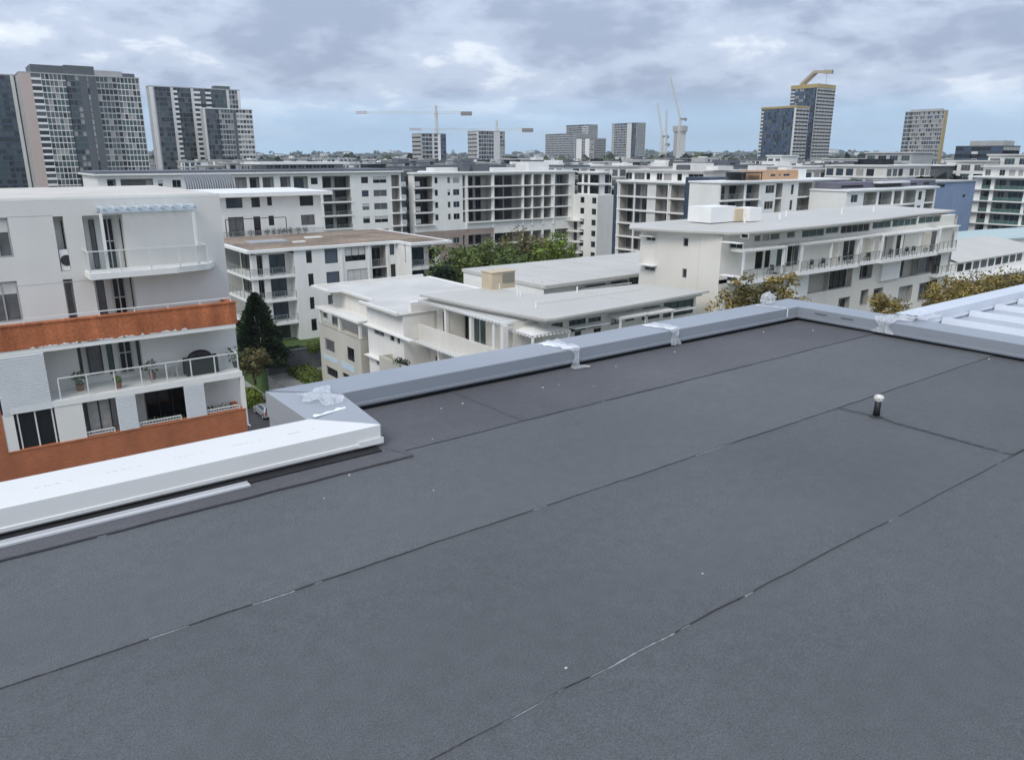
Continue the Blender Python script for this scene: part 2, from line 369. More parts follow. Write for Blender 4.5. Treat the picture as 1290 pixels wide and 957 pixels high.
mb = MB(); mb.box(13.0, 19.6, 20, 400, GZ - 0.2, GZ + 0.12); g = link('pavement', mb.mesh('pavement', PAVE)); g['kind'] = 'structure'
mb = MB()
for k in range(40): mb.box(23.95, 24.07, 20 + k * 6, 23 + k * 6, GZ, GZ + 0.008)
g = link('road_marking', mb.mesh('road_marking', TRIM)); g['kind'] = 'structure'
# raised garden terraces in front of the white block
mb = MB(); mb.box(29.2, 62, 88.0, 140, GZ - 0.2, -21.3); g = link('garden_terrace', mb.mesh('garden_terrace', GRASS)); g['kind'] = 'structure'
mb = MB(); mb.box(28.9, 46, 79.7, 87.58, GZ - 0.2, -23.4); g = link('forecourt', mb.mesh('forecourt', PAVE)); g['kind'] = 'structure'
mb = MB(); mb.box(29.0, 46, 87.6, 88.0, GZ, -20.9); mb.box(28.9, 46.1, 87.55, 88.05, -20.9, -20.75)
solo(mb, 'retaining_wall', mat('retaining_wall_grey', (0.13, 0.135, 0.145), 0.85, 0.12, 0.4, streak=0.1), 'dark grey retaining wall below the garden of the brown-roofed block', 'wall', (37, 87.8, GZ))

# ------------------------------------------------------------------ the roof we stand on
MEMB = mat('bitumen_membrane', (0.120, 0.127, 0.132), 0.66, 0.08, 0.8, bump=0.55, bscale=420, spec=0.4, objrand=0.09, fine=0.30, fscale=210)
MEMB2 = mat('bitumen_membrane_mauve', (0.116, 0.116, 0.125), 0.68, 0.10, 0.9, bump=0.55, bscale=420, spec=0.4, objrand=0.05, fine=0.30, fscale=210)  # slightly darker, purpler tone for the runs by the parapet
BITU = mat('bitumen_bead', (0.028, 0.028, 0.030), 0.45, 0)
SILV = mat('silver_bleed', (0.27, 0.29, 0.31), 0.5, 0.4, 45)
FOILG = mat('grey_prefinished_cap', (0.27, 0.295, 0.33), 0.32, 0.05, 1.2, spec=0.5, streak=0.03)
FOILG2 = mat('grey_cap_mitre', (0.33, 0.355, 0.385), 0.36, 0.05, 1.2, spec=0.5)
CAPW = mat('white_prefinished_cap', (0.73, 0.73, 0.71), 0.42, 0.04, 1.0, spec=0.5)
WALLOWN = mat('own_wall_render', (0.55, 0.55, 0.54), 0.85, 0.06, 0.3)
for mm in (MEMB, MEMB2):                                  # scuffs, granule loss and darker blotches
    t = mm.node_tree; b = t.nodes['Principled BSDF']; src = b.inputs['Base Color'].links[0].from_socket; c = [n for n in t.nodes if n.type == 'TEX_COORD'][0]
    def nz(sc, det, lo, hi, a, b_, stretch=None):
        n = t.nodes.new('ShaderNodeTexNoise'); n.inputs['Scale'].default_value = sc; n.inputs['Detail'].default_value = det
        mp = t.nodes.new('ShaderNodeMapping'); mp.inputs['Scale'].default_value = stretch or (1, 1, 1); mp.inputs['Rotation'].default_value = (0, 0, 0.5 if stretch else 0)
        t.links.new(c.outputs['Object'], mp.inputs[0]); t.links.new(mp.outputs[0], n.inputs['Vector'])
        r = t.nodes.new('ShaderNodeMapRange'); r.inputs[1].default_value = lo; r.inputs[2].default_value = hi; r.inputs[3].default_value = a; r.inputs[4].default_value = b_; t.links.new(n.outputs['Fac'], r.inputs[0]); return r.outputs[0]
    for v in (nz(14, 6, .35, .65, .95, 1.05), nz(2.2, 8, .66, .78, 1, 1.15, (1, 5, 1)), nz(38, 3, .74, .80, 1, .6), nz(0.45, 3, .35, .65, .94, 1.06)):
        m_ = t.nodes.new('ShaderNodeVectorMath'); m_.operation = 'SCALE'; t.links.new(src, m_.inputs[0]); t.links.new(v, m_.inputs['Scale']); src = m_.outputs[0]
    t.links.new(src, b.inputs['Base Color'])
# y positions of the laps and the parapet feet (metres)
L2, L1, L3, YW, YWO, YG, YGO, XR, XRO = 1.432, 2.420, 3.385, 3.50, 3.845, 4.145, 4.50, 6.47, 6.83
deck = MB()
deck.prism([(-9, -9), (XRO - 0.02, -9), (XRO - 0.02, YGO - 0.03), (1.50, YGO - 0.03), (1.50, YWO - 0.03), (-9, YWO - 0.03)], GZ, -0.03)
dk = link('roof_deck', deck.mesh('roof_deck', WALLOWN)); dk['kind'] = 'structure'
def wob(x, s): return 0.007 * noise.noise(Vector((x * 1.7, s, 0))) + 0.005 * noise.noise(Vector((x * 6, s, 3))) + 0.0022 * noise.noise(Vector((x * 23, s, 5)))
SEAMS = []
def sheet(x0, x1, ya, yb, zl, m=None, seed=0.0, lap=0.09):
    """one membrane run: its near edge lies on the run before it, so a 5 mm edge faces the viewer"""
    mb = MB(); nu = max(8, int((x1 - x0) / 0.035)); nv = 8
    def top(u, v):
        x = x0 + (x1 - x0) * u; y0 = ya + wob(x, seed); y = y0 + (yb + lap - y0) * v
        z = zl * (1 - v) + 0.0008 * v + 0.0045 + 0.0016 * noise.noise(Vector((x * 2.1, y * 2.3, seed))) + 0.0012 * noise.noise(Vector((x * 0.7, y * 5, seed + 9)))
        return (x, y, z)
    mb.grid(top, nu, nv)
    for a in range(nu):
        p = top(a / nu, 0); q = top((a + 1) / nu, 0); mb.quad((p[0], p[1], p[2] - 0.007), (q[0], q[1], q[2] - 0.007), q, p)
    for e in (0, 1):
        for b in range(nv):
            p = top(e, b / nv); q = top(e, (b + 1) / nv); mb.quad((p[0], p[1], p[2] - 0.006), p, q, (q[0], q[1], q[2] - 0.006))
    return part(mb, 'membrane_sheet', m or MEMB, dk, smooth=False)
mb = MB(); mb.box(-8.95, XR + 0.2, -8.9, -0.4, -0.03, 0.0); mb.box(-8.95, XR + 0.2, -0.4, 3.9, -0.03, -0.006); mb.box(1.6, XR + 0.2, 3.9, YG + 0.2, -0.03, -0.006)
part(mb, 'base_sheet', MEMB, dk)
LZ = 0.0065
sheet(-3, XR + 0.05, -0.55, 0.44, LZ, seed=1.0)
sheet(-3, 1.86, 0.44, L2, LZ, seed=2.0); sheet(1.80, XR + 0.05, 0.44, L2, LZ * 1.04, seed=2.0)
sheet(-3, 4.32, L2, L1, LZ, seed=3.0); sheet(4.30, XR + 0.05, L2, L1, LZ * 1.6, seed=3.5)
sheet(-3, XR + 0.05, L1, L3, LZ, seed=4.0)
sheet(1.72, 2.62, L3, YG, LZ, MEMB2, 5.0, 0.0); sheet(2.58, XR + 0.03, L3, YG, LZ * 1.2, MEMB2, 5.0, 0.0)
sheet(-3, 1.80, 3.285, YW + 0.1, LZ * 2.0, MEMB2, 6.0, 0.0)
def bead(x0, x1, y, z, dens, seed, silver):
    """squeezed-out bitumen in front of a lap, with a few silvery runs"""
    b = MB(); s = MB(); x = x0
    while x < x1:
        L = rnd.uniform(0.02, 0.05); f = noise.noise(Vector((x * 0.9, seed, 1.0)))
        w = 0.0025 + 0.0055 * max(0, noise.noise(Vector((x * 4.0, seed, 5.0))) + 0.25)
        t = MB(); yy = y + wob(x, seed); y2 = y + wob(x + L, seed)
        tgt = s if any(a < x < c for a, c in silver) else b
        ww = w * ((2.6 if 1.4 < x < 1.75 else 1.7) if tgt is s else 0.7)
        if tgt is s: ww *= max([.25] + [math.sin(math.pi * (x - a) / (c - a)) ** .6 for a, c in silver if a < x < c]) * rnd.uniform(.7, 1.15)
        if tgt is s and noise.noise(Vector((x * 9.0, seed, 11.0))) < -0.22: tgt = b; ww = w * 0.6
        tgt.quad((x, yy - ww, z - 0.003), (x + L, y2 - ww, z - 0.003), (x + L, y2 + 0.001, z + 0.003), (x, yy + 0.001, z + 0.003))
        x += L
    part(b, 'bitumen_bead', BITU, dk)
    if s.v: part(s, 'silver_bead', SILV, dk)
bead(-1, XR, L2, 0.0062, 1, 3.0, [(1.02, 1.22), (1.33, 1.78), (2.05, 2.12), (3.05, 3.12), (4.12, 4.24)])
bead(-1, XR, L1, 0.0062, 1, 4.0, [(0.32, 0.42), (0.64, 0.90), (2.9, 3.25), (1.9, 1.95)])
bead(1.8, XR, L3, 0.0062, 1, 5.0, [(3.2, 3.24)])
bead(-1, 1.8, 3.285, 0.0062, 1, 6.0, [(0.3, 0.33)])
for (x0, y0, x1, y1) in ((1.80, 3.285, 1.73, 3.47), (2.60, 3.40, 2.57, 4.13)):   # short ends of runs
    mb = MB(); n = 14
    for k in range(n):
        a, b = k / n, (k + 1) / n; xa, xb = x0 + (x1 - x0) * a + wob(a, 9) * .7, x0 + (x1 - x0) * b + wob(b, 9) * .7; mb.quad((xa - .0025, y0 + (y1 - y0) * a, 0.0185), (xa + .0025, y0 + (y1 - y0) * a, 0.0185), (xb + .0025, y0 + (y1 - y0) * b, 0.0165), (xb - .0025, y0 + (y1 - y0) * b, 0.0165))
    part(mb, 'bitumen_bead', mat('soft_lap_line', (0.085, 0.088, 0.096), 0.6, 0), dk)
mb = MB()                                                # cross lap running past the vent pipe
for k in range(14):
    y0 = L2 + (L1 - L2) * k / 14; y1 = L2 + (L1 - L2) * (k + 1) / 14
    f = lambda y: 4.315 + 0.035 * math.exp(-((y - 2.2) / 0.09) ** 2) + wob(y * 2, 7)
    mb.quad((f(y0) - 0.008, y0, 0.016), (f(y0) + 0.004, y0, 0.017), (f(y1) + 0.004, y1, 0.013), (f(y1) - 0.008, y1, 0.0125))
part(mb, 'bitumen_bead', BITU, dk)
# parapet caps -------------------------------------------------------------
def cap_profile(mb, along, a0, a1, inner, outer, z0, z1, m=0, e0=0.0, e1=0.0, seg=12):
    """folded metal cap; 'inner' is the foot nearer the viewer. e0/e1 shift the outer edge's ends for mitres"""
    sg = 1 if outer > inner else -1
    prof = [(inner + sg * 0.012, z0 - 0.012), (inner, z0), (inner, z0 + 0.016), (inner + sg * 0.006, z0 + 0.018), (inner + sg * 0.006, z1 - 0.004), (inner + sg * 0.012, z1), (outer - sg * 0.01, z1 - 0.008), (outer, z1 - 0.014), (outer, z1 - 0.16)]
    wd = outer - inner
    def pt(i, t):
        q, z = prof[i]; f = (q - inner) / wd; a = a0 + e0 * f + (a1 + e1 * f - a0 - e0 * f) * t
        z += 0.0015 * noise.noise(Vector((a * 1.3, i * 0.4, 2)))
        return (a, q, z) if along == 'x' else (q, a, z)
    for i in range(len(prof) - 1):
        for k in range(seg):
            p, q, r_, s = pt(i, k / seg), pt(i, (k + 1) / seg), pt(i + 1, (k + 1) / seg), pt(i + 1, k / seg)
            if along == 'x': mb.quad(p, q, r_, s, m)
            else: mb.quad(q, p, s, r_, m)
H0, H1 = 0.036, 0.138
mb = MB(); mb.box(-3, 1.70, 3.437, YW + 0.06, 0.004, 0.0185); part(mb, 'bitumen_fillet', mat('dark_fillet', (0.02, 0.02, 0.022), 0.6, 0.2, 5), dk)
UPST = mat('dark_upstand', (0.035, 0.036, 0.040), 0.7, 0.1, 2)
pw = thing('parapet', 'bright white folded metal parapet capping beside the brick-banded apartment block', 'parapet', (0.2, 3.67, 0))
mb = MB(); mb.box(-9, 1.50, YW + 0.05, YWO - 0.05, -0.03, H1 - 0.03); part(mb, 'upstand', UPST, pw)
for a, b in ((-9, -1.2), (-1.195, 1.735)):
    mb = MB(); cap_profile(mb, 'x', a, b, YW, YWO, H0, H1, e1=(-0.275 if b > 1 else 0), seg=14)
    if b > 1:                                             # closed, slightly lipped end
        mb.quad((1.735, YW + 0.006, H0), (1.74, YW + 0.10, H0), (1.735, YW + 0.10, H1 - 0.004), (1.735, YW + 0.006, H1 - 0.004)); mb.box(1.60, 1.742, YW - 0.003, YW + 0.004, H0 - 0.002, H0 + 0.030)
    part(mb, 'cap', CAPW, pw)
PRINT = mat('faint_film_print', (0.60, 0.65, 0.67), 0.5, 0.2, 80)
for k in range(9):                                        # faint rows of print on the cap's protective film
    x = -0.12 + k * 0.28
    if x > 1.35: break
    mb = MB()
    for j in range(11):
        if rnd.random() < 0.8: mb.box(x + j * 0.009, x + j * 0.009 + rnd.uniform(0.004, 0.008), 3.655, 3.662, H1 - 0.0028, H1 - 0.0018)
    for j in range(3): mb.box(x + 0.13 + j * 0.006, x + 0.134 + j * 0.006, 3.657, 3.66, H1 - 0.0028, H1 - 0.0018)
    part(mb, 'film_print', PRINT, pw, kind='stuff')
pg = thing('parapet', 'long grey folded metal parapet capping with clear film at its joints', 'parapet', (4.0, 4.3, 0))
mb = MB(); mb.box(1.52, XR + 0.3, YG + 0.05, YGO - 0.05, -0.03, H1 - 0.03); mb.box(1.52, 1.76, 3.80, YG + 0.06, -0.03, H1 - 0.031); part(mb, 'upstand', UPST, pg)
for a, b in ((1.80, 3.655), (3.66, 4.745), (4.75, XR)):
    mb = MB(); cap_profile(mb, 'x', a, b, YG, YGO, H0, H1, e0=(-0.34 if a < 2 else 0), e1=(0.36 if b > 6 else 0), seg=16); part(mb, 'cap', FOILG, pg)
mb = MB()                                                 # return piece joining the two cappings, mitred at both ends
mb.quad((1.735, YW + 0.012, H1 - 0.001), (1.80, YG + 0.012, H1 - 0.001), (1.46, YGO, H1 - 0.013), (1.46, YWO - 0.006, H1 - 0.013))
mb.quad((1.46, YWO - 0.006, H1 - 0.17), (1.46, YWO - 0.006, H1 - 0.013), (1.46, YGO, H1 - 0.013), (1.46, YGO, H1 - 0.17))
mb.quad((1.735, YW + 0.012, H0), (1.80, YG + 0.012, H0), (1.80, YG + 0.012, H1 - 0.001), (1.735, YW + 0.012, H1 - 0.001)); part(mb, 'corner_cap', FOILG2, pg)
mb = MB(); mb.quad((1.47, YWO - 0.03, -3), (1.47, YGO, -3), (1.47, YGO, H1 - 0.15), (1.47, YWO - 0.03, H1 - 0.15)); part(mb, 'outer_wall', FOILG2, pg)
pr = thing('parapet', 'grey folded metal parapet capping bordering the ribbed metal roof', 'parapet', (6.65, 2, 0))
mb = MB(); mb.box(XR + 0.05, XRO - 0.05, -9, YGO - 0.06, -0.03, H1 - 0.032); part(mb, 'upstand', UPST, pr)
for a, b in ((YG, 3.30), (3.295, -1.5), (-1.505, -9)):
    mb = MB()
    cap_profile(mb, 'y', b, a, XR, XRO, H0, H1, e1=(0.355 if a == YG else 0), seg=14); part(mb, 'cap', FOILG, pr)
for y in (3.92, 3.66):                                    # slots in the inner face
    mb = MB(); mb.box(XR + 0.001, XR + 0.004, y - 0.07, y + 0.05, 0.098, 0.106); part(mb, 'slot', mat('slot_dark', (0.12, 0.13, 0.15), 0.6, 0), pr)
# ribbed metal roof of the wing beside us
METR = mat('ribbed_zinc_roof', (0.40, 0.43, 0.48), 0.36, 0.05, 1.5, spec=0.5, metal=0.1)
METE = mat('zinc_edge', (0.62, 0.66, 0.72), 0.38, 0.04, 1.5, spec=0.5, metal=0.1)
wing = thing('ribbed_roof', 'pale blue-grey ribbed metal roof beside the dark membrane roof', 'roof', (9, 0, GZ))
mb = MB(); mb.box(XRO + 0.004, 22, -9, 3.34, GZ, 0.03); part(mb, 'wall', WALLOWN, wing)
xs = [XRO + 0.012 + 0.42 + 0.545 * k for k in range(26)]
xa = XRO + 0.012
for x in xs:
    mb = MB(); mb.box(xa + 0.004, x - 0.004, -9, 3.20, 0.032, 0.045); part(mb, 'roof_panel', METR, wing)
    mb = MB(); mb.prism([(x - 0.030, 0), (x + 0.030, 0), (x + 0.030, 1), (x - 0.030, 1)], 0, 1)
    mb.v = []; mb.f = []; mb.m = []
    i = [(x - 0.034, 0.046), (x - 0.016, 0.098), (x + 0.016, 0.098), (x + 0.034, 0.046)]
    for a in range(3): mb.quad((i[a][0], -9, i[a][1]), (i[a + 1][0], -9, i[a + 1][1]), (i[a + 1][0], 3.17, i[a + 1][1]), (i[a][0], 3.17, i[a][1]))
    mb.quad(*[(q[0], 3.17, q[1]) for q in i]); part(mb, 'rib', METE, wing)
    xa = x
mb = MB(); cap_profile(mb, 'x', XRO - 0.03, 22, 3.18, 3.40, 0.06, 0.165, seg=30); part(mb, 'edge_cap', METE, wing)

# clear protective film torn and taped over the joints
FILM = mat('clear_film', (0.72, 0.75, 0.78), 0.2, 0.1, 30, spec=0.6, alpha=0.38)
TAPE = mat('white_tape', (0.86, 0.88, 0.90), 0.4, 0.05, 30)
def film(label, along, a, w, inner, outer, hang, seed, top=0.008, rise=0.02, tail=0.0, m=None):
    mb = MB(); sg = 1 if outer > inner else -1
    L1_ = abs(outer - inner); tot = L1_ + hang
    def fn(u, v):
        d = v * tot; n1_ = noise.noise(Vector((u * 3.1 + seed, v * 5, seed))); n2_ = noise.noise(Vector((u * 9 + seed, v * 13, seed * 2)))
        wv = w * (0.75 + 0.5 * noise.noise(Vector((v * 4, seed, 0.5))))
        if d < L1_: q = outer - sg * d; z = H1 + 0.004 + rise * max(0, n1_ + 0.2) + 0.012 * abs(n2_)
        else:
            f = (d - L1_) / max(hang, 1e-3); q = inner - sg * (0.008 + 0.03 * f * (0.4 + n1_) + 0.012 * abs(n2_)); z = H1 - (d - L1_); wv *= 0.45 + 0.9 * abs(f - 0.35)
            if z < 0.012: q -= sg * (0.012 - z); z = 0.014 + 0.012 * abs(n2_)
        p = a + (u - 0.5) * wv + 0.02 * n1_ + tail * v
        return (p, q, z) if along == 'x' else (q, p, z)
    mb.grid(fn, 18, 26)
    b = fn(0.5, 0.0); o = solo(mb, 'plastic_film', m or FILM, label, 'plastic film', (b[0], b[1], 0), smooth=False); return o
film('crumpled clear plastic film on the grey corner piece beside the white capping', 'x', 1.66, 0.20, 3.98, 4.26, 0.0, 1.3, rise=0.05)
film('torn film wrap with a tail hanging to the dark roof', 'x', 3.655, 0.17, YG, YGO - 0.06, 0.20, 2.2, rise=0.015, tail=0.0)
film('short film wrap on the capping joint with a small upright flap', 'x', 4.748, 0.15, YG, YGO - 0.08, 0.12, 3.7, rise=0.02, tail=0.0)
film('film wrap on the capping just past the roof corner, beside slots', 'y', 3.30, 0.30, XR, XRO - 0.05, 0.10, 5.1, rise=0.03)
film('loose film bunched where the ribbed roof edge meets the capping', 'y', 3.20, 0.26, XR + 0.18, XRO + 0.25, 0.0, 6.6, rise=0.05)
mb = MB()                                                 # balled film on the corner
def ball(u, v):
    th = u * 2 * math.pi; ph = v * math.pi; d = Vector((math.sin(ph) * math.cos(th), math.sin(ph) * math.sin(th), math.cos(ph)))
    r_ = 0.075 * (1 + 0.35 * noise.noise(d * 2.3) + 0.2 * noise.noise(d * 6)); return (6.37 + d.x * r_ * 1.05, 4.42 + d.y * r_ * 0.8, H1 + 0.045 + d.z * r_ * 0.85)
mb.grid(ball, 20, 12); solo(mb, 'plastic_film', FILM, 'balled clear plastic film resting on the grey capping near the corner', 'plastic film', (6.37, 4.42, H1))
for k, (x, lbl) in enumerate(((3.66, 'white tape strip across the capping under the hanging film tail'), (4.76, 'white tape strip across the capping under the short film flap'), (6.30, 'white tape strip down the capping beside the balled film'))):
    mb = MB(); w = (0.16, 0.10, 0.03)[k]
    mb.grid(lambda u, v: (x + (u - 0.5) * w * (0.7 + 0.5 * noise.noise(Vector((v * 5, k, 0)))) - 0.05 * v, YG + 0.02 + v * 0.30, H1 + 0.003 - 0.009 * v + 0.002 * noise.noise(Vector((u * 5, v * 9, k)))), 6, 16)
    if k == 2: mb.grid(lambda u, v: (x + (u - 0.5) * 0.02, YG + 0.0, 0.04 + 0.095 * v), 1, 6)
    solo(mb, 'tape_strip', TAPE, lbl, 'tape', (x, YG + 0.17, H1))
mb = MB(); mb.grid(lambda u, v: (1.50 + 0.22 * u, 3.83 + 0.05 * u + 0.03 * v * (1 + noise.noise(Vector((u * 6, v, 4)))), H1 - 0.004 + 0.001 * u), 14, 3)
solo(mb, 'tape_strip', TAPE, 'white tape strip along the mitre of the white and grey cappings', 'tape', (1.6, 3.85, H1))
# loose flat bar lying beside the white capping
mb = MB(); mb.box(-3.0, 0.995, 3.402, 3.437, 0.013, 0.021); mb.box(-3.0, 0.99, 3.431, 3.437, 0.021, 0.030)
solo(mb, 'metal_strip', mat('pale_flat_bar', (0.55, 0.56, 0.57), 0.45, 0.06, 3, metal=0.1), 'long pale metal strip lying along the foot of the white capping', 'metal strip', (0.2, 3.42, 0.013))
# vent pipe
vx, vy = 4.345, 2.19
v_ = thing('vent_pipe', 'short black vent pipe with a whitish wrapped cap on the dark roof', 'vent pipe', (vx, vy, 0.006))
mb = MB(); mb.tube([(vx, vy, 0.0), (vx, vy, 0.011), (vx, vy, 0.018)], [0.045, 0.040, 0.022], 14); part(mb, 'flange', BITU, v_)
mb = MB(); mb.tube([(vx, vy, 0.008), (vx, vy, 0.045), (vx + 0.002, vy, 0.11)], [0.021, 0.0185, 0.0185], 14); part(mb, 'pipe', BLACK, v_, smooth=True)
mb = MB()
def capf(u, v):
    th = u * 2 * math.pi; z = v; prof = [(0.0, 0.021), (0.25, 0.027), (0.6, 0.029), (0.85, 0.022), (1.0, 0.002)]
    r_ = 0.02
    for (a, ra), (b, rb) in zip(prof, prof[1:]):
        if a <= z <= b: r_ = ra + (rb - ra) * (z - a) / (b - a)
    r_ *= 1 + 0.14 * noise.noise(Vector((math.cos(th) * 2, math.sin(th) * 2, v * 4))); return (vx + 0.003 + r_ * math.cos(th), vy + r_ * math.sin(th), 0.105 + 0.042 * v)
mb.grid(capf, 16, 8); part(mb, 'wrapped_cap', mat('foil_wrap', (0.62, 0.60, 0.56), 0.4, 0.35, 60), v_, smooth=True)
# scraps on the roof
CHIP = mat('pale_chip', (0.50, 0.50, 0.49), 0.7, 0)
for k, (px, py, r_) in enumerate([(440, 598, .006), (545, 553, .004), (583, 508, .006), (556, 514, .004), (684, 488, .007), (704, 484, .004), (748, 486, .004), (1024, 416, .008), (1246, 452, .008), (885, 722, .004), (713, 841, .005), (546, 617, .004), (408, 627, .003), (850, 443, .008), (776, 461, .006), (962, 418, .006)]):
    r_ *= .7; p = onz(px, py, 0.012); mb = MB(); pts = [(p.x + r_ * rnd.uniform(0.6, 1.3) * math.cos(t * 1.05) * 1.6, p.y + r_ * rnd.uniform(0.6, 1.3) * math.sin(t * 1.05)) for t in range(6)]
    mb.prism(pts, 0.004, 0.012 + r_ * 0.6); solo(mb, 'debris_chip', CHIP, 'tiny pale debris chip lying on the dark membrane', 'debris', (p.x, p.y, 0.008), 'pale chips scattered on the membrane')
# ------------------------------------------------------------------ brick-banded apartment block on the left
def W(F, x0, y0, x1, y1, o=0.0, **kw):
    a, b, c, d = F.rect(x0, y0, x1, y1, o); it = dict(s=(a, b), z=(c, d), k='w'); it.update(kw); return it
F0 = Fr('U', 42.0); F1 = Fr('U', 40.2)
XE = 12.2; X0 = -16.0; ZT = -0.3
LB = thing('apartment_block', 'white apartment block with orange brick base and rusty orange balcony band', 'apartment block', (0, 47, GZ))
facade(LB, F0, X0, XE, -7.0, ZT - 0.12, PALEG, [
    W(F0, -26, 276, 18, 324, div=2, pane=P_GREY, shade=.35), dict(s=F0.rect(66, 273, 90, 341)[:2], z=F0.rect(66, 273, 90, 341)[2:], k='v', dp=0.7),
    dict(s=F0.rect(103, 272, 163, 337)[:2], z=F0.rect(103, 272, 163, 339)[2:], k='v', dp=0.7),
    W(F0, -20, 357, 30, 404, div=2, pane=P_GREY, shade=.3), dict(s=F0.rect(79, 352, 99, 401)[:2], z=F0.rect(79, 352, 99, 404)[2:], k='v', dp=0.5),
    dict(s=F0.rect(117, 347, 174, 395)[:2], z=F0.rect(117, 347, 174, 402)[2:], k='v', dp=0.7)], 'wall')
shell(LB, X0, XE, 42.0, 56.0, GZ, ZT - 0.12, PALEG, 'ft')
mb = MB()
mb.box(X0, XE + .005, 41.995, 56.0, ZT - 0.12, ZT, 1); mb.box(X0, XE - 0.25, 42.25, 55.8, ZT + .001, ZT + 0.03, 0)
part(mb, 'roof', [mat('pale_warm_roof', (0.58, 0.55, 0.50), 0.85, 0.1, 0.3), WHITE], LB)
# joints in the render
JNT = mat('render_joint', (0.45, 0.46, 0.46), 0.85, 0)
for (a, b, c, d) in ((20, 271, 66, 272), (20, 352, 120, 353)):
    s0, s1, z0, z1 = F0.rect(a, b, c, d); mb = MB(); F0.box(mb, X0, s1, -0.004, 0.002, z0, z0 + 0.03); part(mb, 'render_joint', JNT, LB)
def lwin(F, x0, y0, x1, y1, o, div, pane, frame=FRAMEW, tr=0, shade=0, name='sliding_door'):
    a, b, c, d = F.rect(x0, y0, x1, y1, o); return window(LB, F, a, b, c, d, o, div, pane, frame, tr, shade, name)
lwin(F0, 104, 275, 111, 338, 0.6, 1, P_DARK, FRAMED); lwin(F0, 111, 277, 127, 338, 0.62, 1, P_GREY, FRAMED); lwin(F0, 127, 275, 150, 338, 0.58, 2, P_DARK, FRAME, tr=.55); lwin(F0, 150, 276, 162, 338, 0.61, 1, P_GREY, FRAMED)
lwin(F0, 76, 278, 85, 318, 0.6, 1, P_DARK, FRAMED); lwin(F0, 80, 354, 97, 402, 0.4, 1, P_GREY, FRAME)
lwin(F0, 118, 350, 139, 401, 0.6, 1, P_GREY); lwin(F0, 139, 349, 163, 399, 0.58, 2, P_DARK, FRAME, tr=.5); lwin(F0, 163, 348, 173, 399, 0.6, 1, P_GREEN, FRAMED)
# top balcony: slab, balustrade, pergola
zs = F0.z(120, 345, -1.5)
xl, xr = F0.s(112, 340, -1.5), F0.s(264, 333, -1.3)
slab(LB, [(xl, 40.45), (xr - 1.6, 40.55), (xr + 0.05, 41.0), (xr + 0.6, 41.995), (xl, 41.995)], zs - 0.28, zs, WHITE, 'balcony_slab')
balustrade(LB, Fr('U', 40.55), xl + 0.05, xr - 0.1, zs, 0.0, 'glass', 1.05, 1.35, ends=(1.4, (xl + 0.06, xr - 0.1)))
mb = MB(); zp = zs + 2.75
for x in (F0.s(131, 300, -1.3), F0.s(246, 290, -1.3)): mb = MB(); mb.box(x - 0.06, x + 0.06, 40.66, 40.78, zs, zp); part(mb, 'pergola_post', TRIM, LB)
mb = MB(); xa, xb = F0.s(127, 266, -1.3), F0.s(247, 262, -1.3); mb.box(xa, xb, 40.62, 40.82, zp, zp + 0.16); mb.box(xa, xb, 41.90, 41.99, zp, zp + 0.14); part(mb, 'pergola_beam', mat('pale_blue_pergola', (0.55, 0.62, 0.68), 0.5, 0), LB)
for k in range(9):
    x = xa + 0.1 + (xb - xa - 0.2) * k / 8; mb = MB(); mb.box(x - 0.05, x + 0.05, 40.55, 41.98, zp + 0.162, zp + 0.26); part(mb, 'pergola_slat', MATS['pale_blue_pergola'], LB)
# rusty orange band with the deep balcony behind it
zb1, zb0 = F1.z(297, 381), F1.z(297, 408); xe1 = F1.s(298, 395)
mb = MB(); mb.box(X0, xe1, 40.2, 40.45, zb0 + 0.02, zb1); mb.box(xe1 - 0.25, xe1, 40.45, 41.99, zb0 + 0.02, zb1); part(mb, 'balcony_band', BRICKB, LB)
mb = MB(); mb.box(X0, xe1 + 0.03, 40.15, 40.50, zb1, zb1 + 0.06); part(mb, 'band_coping', BRICKB, LB)
mb = MB(); F1.box(mb, X0, xe1 - 0.1, 0.02, 1.79, zb0 - 0.20, zb0 + 0.018); part(mb, 'balcony_slab', WHITE, LB)
for k in range(16):                                     # paint flaking off the lower edge of the band
    x = F1.s(30 + k * 13 + rnd.uniform(-6, 6), 425); w = rnd.uniform(.12, .7); n = 7
    up_ = [(x + w * i / n, zb0 + .02 + rnd.uniform(.03, .13) * math.sin(math.pi * (i + .5) / (n + 1))) for i in range(n + 1)]
    mb = MB(); i0 = 0; mb.v = [(p, 40.197, q) for p, q in up_] + [(x + w, 40.197, zb0 + .021), (x, 40.197, zb0 + .021)]; mb.f = [tuple(range(len(mb.v)))[::-1]]; mb.m = [0]; part(mb, 'paint_flake', WARMW, LB)
balustrade(LB, Fr('U', 40.33), F1.s(30, 405), xe1 - 0.2, zb1 + 0.06, 0, 'none', 0.22, 1.6, name='handrail')
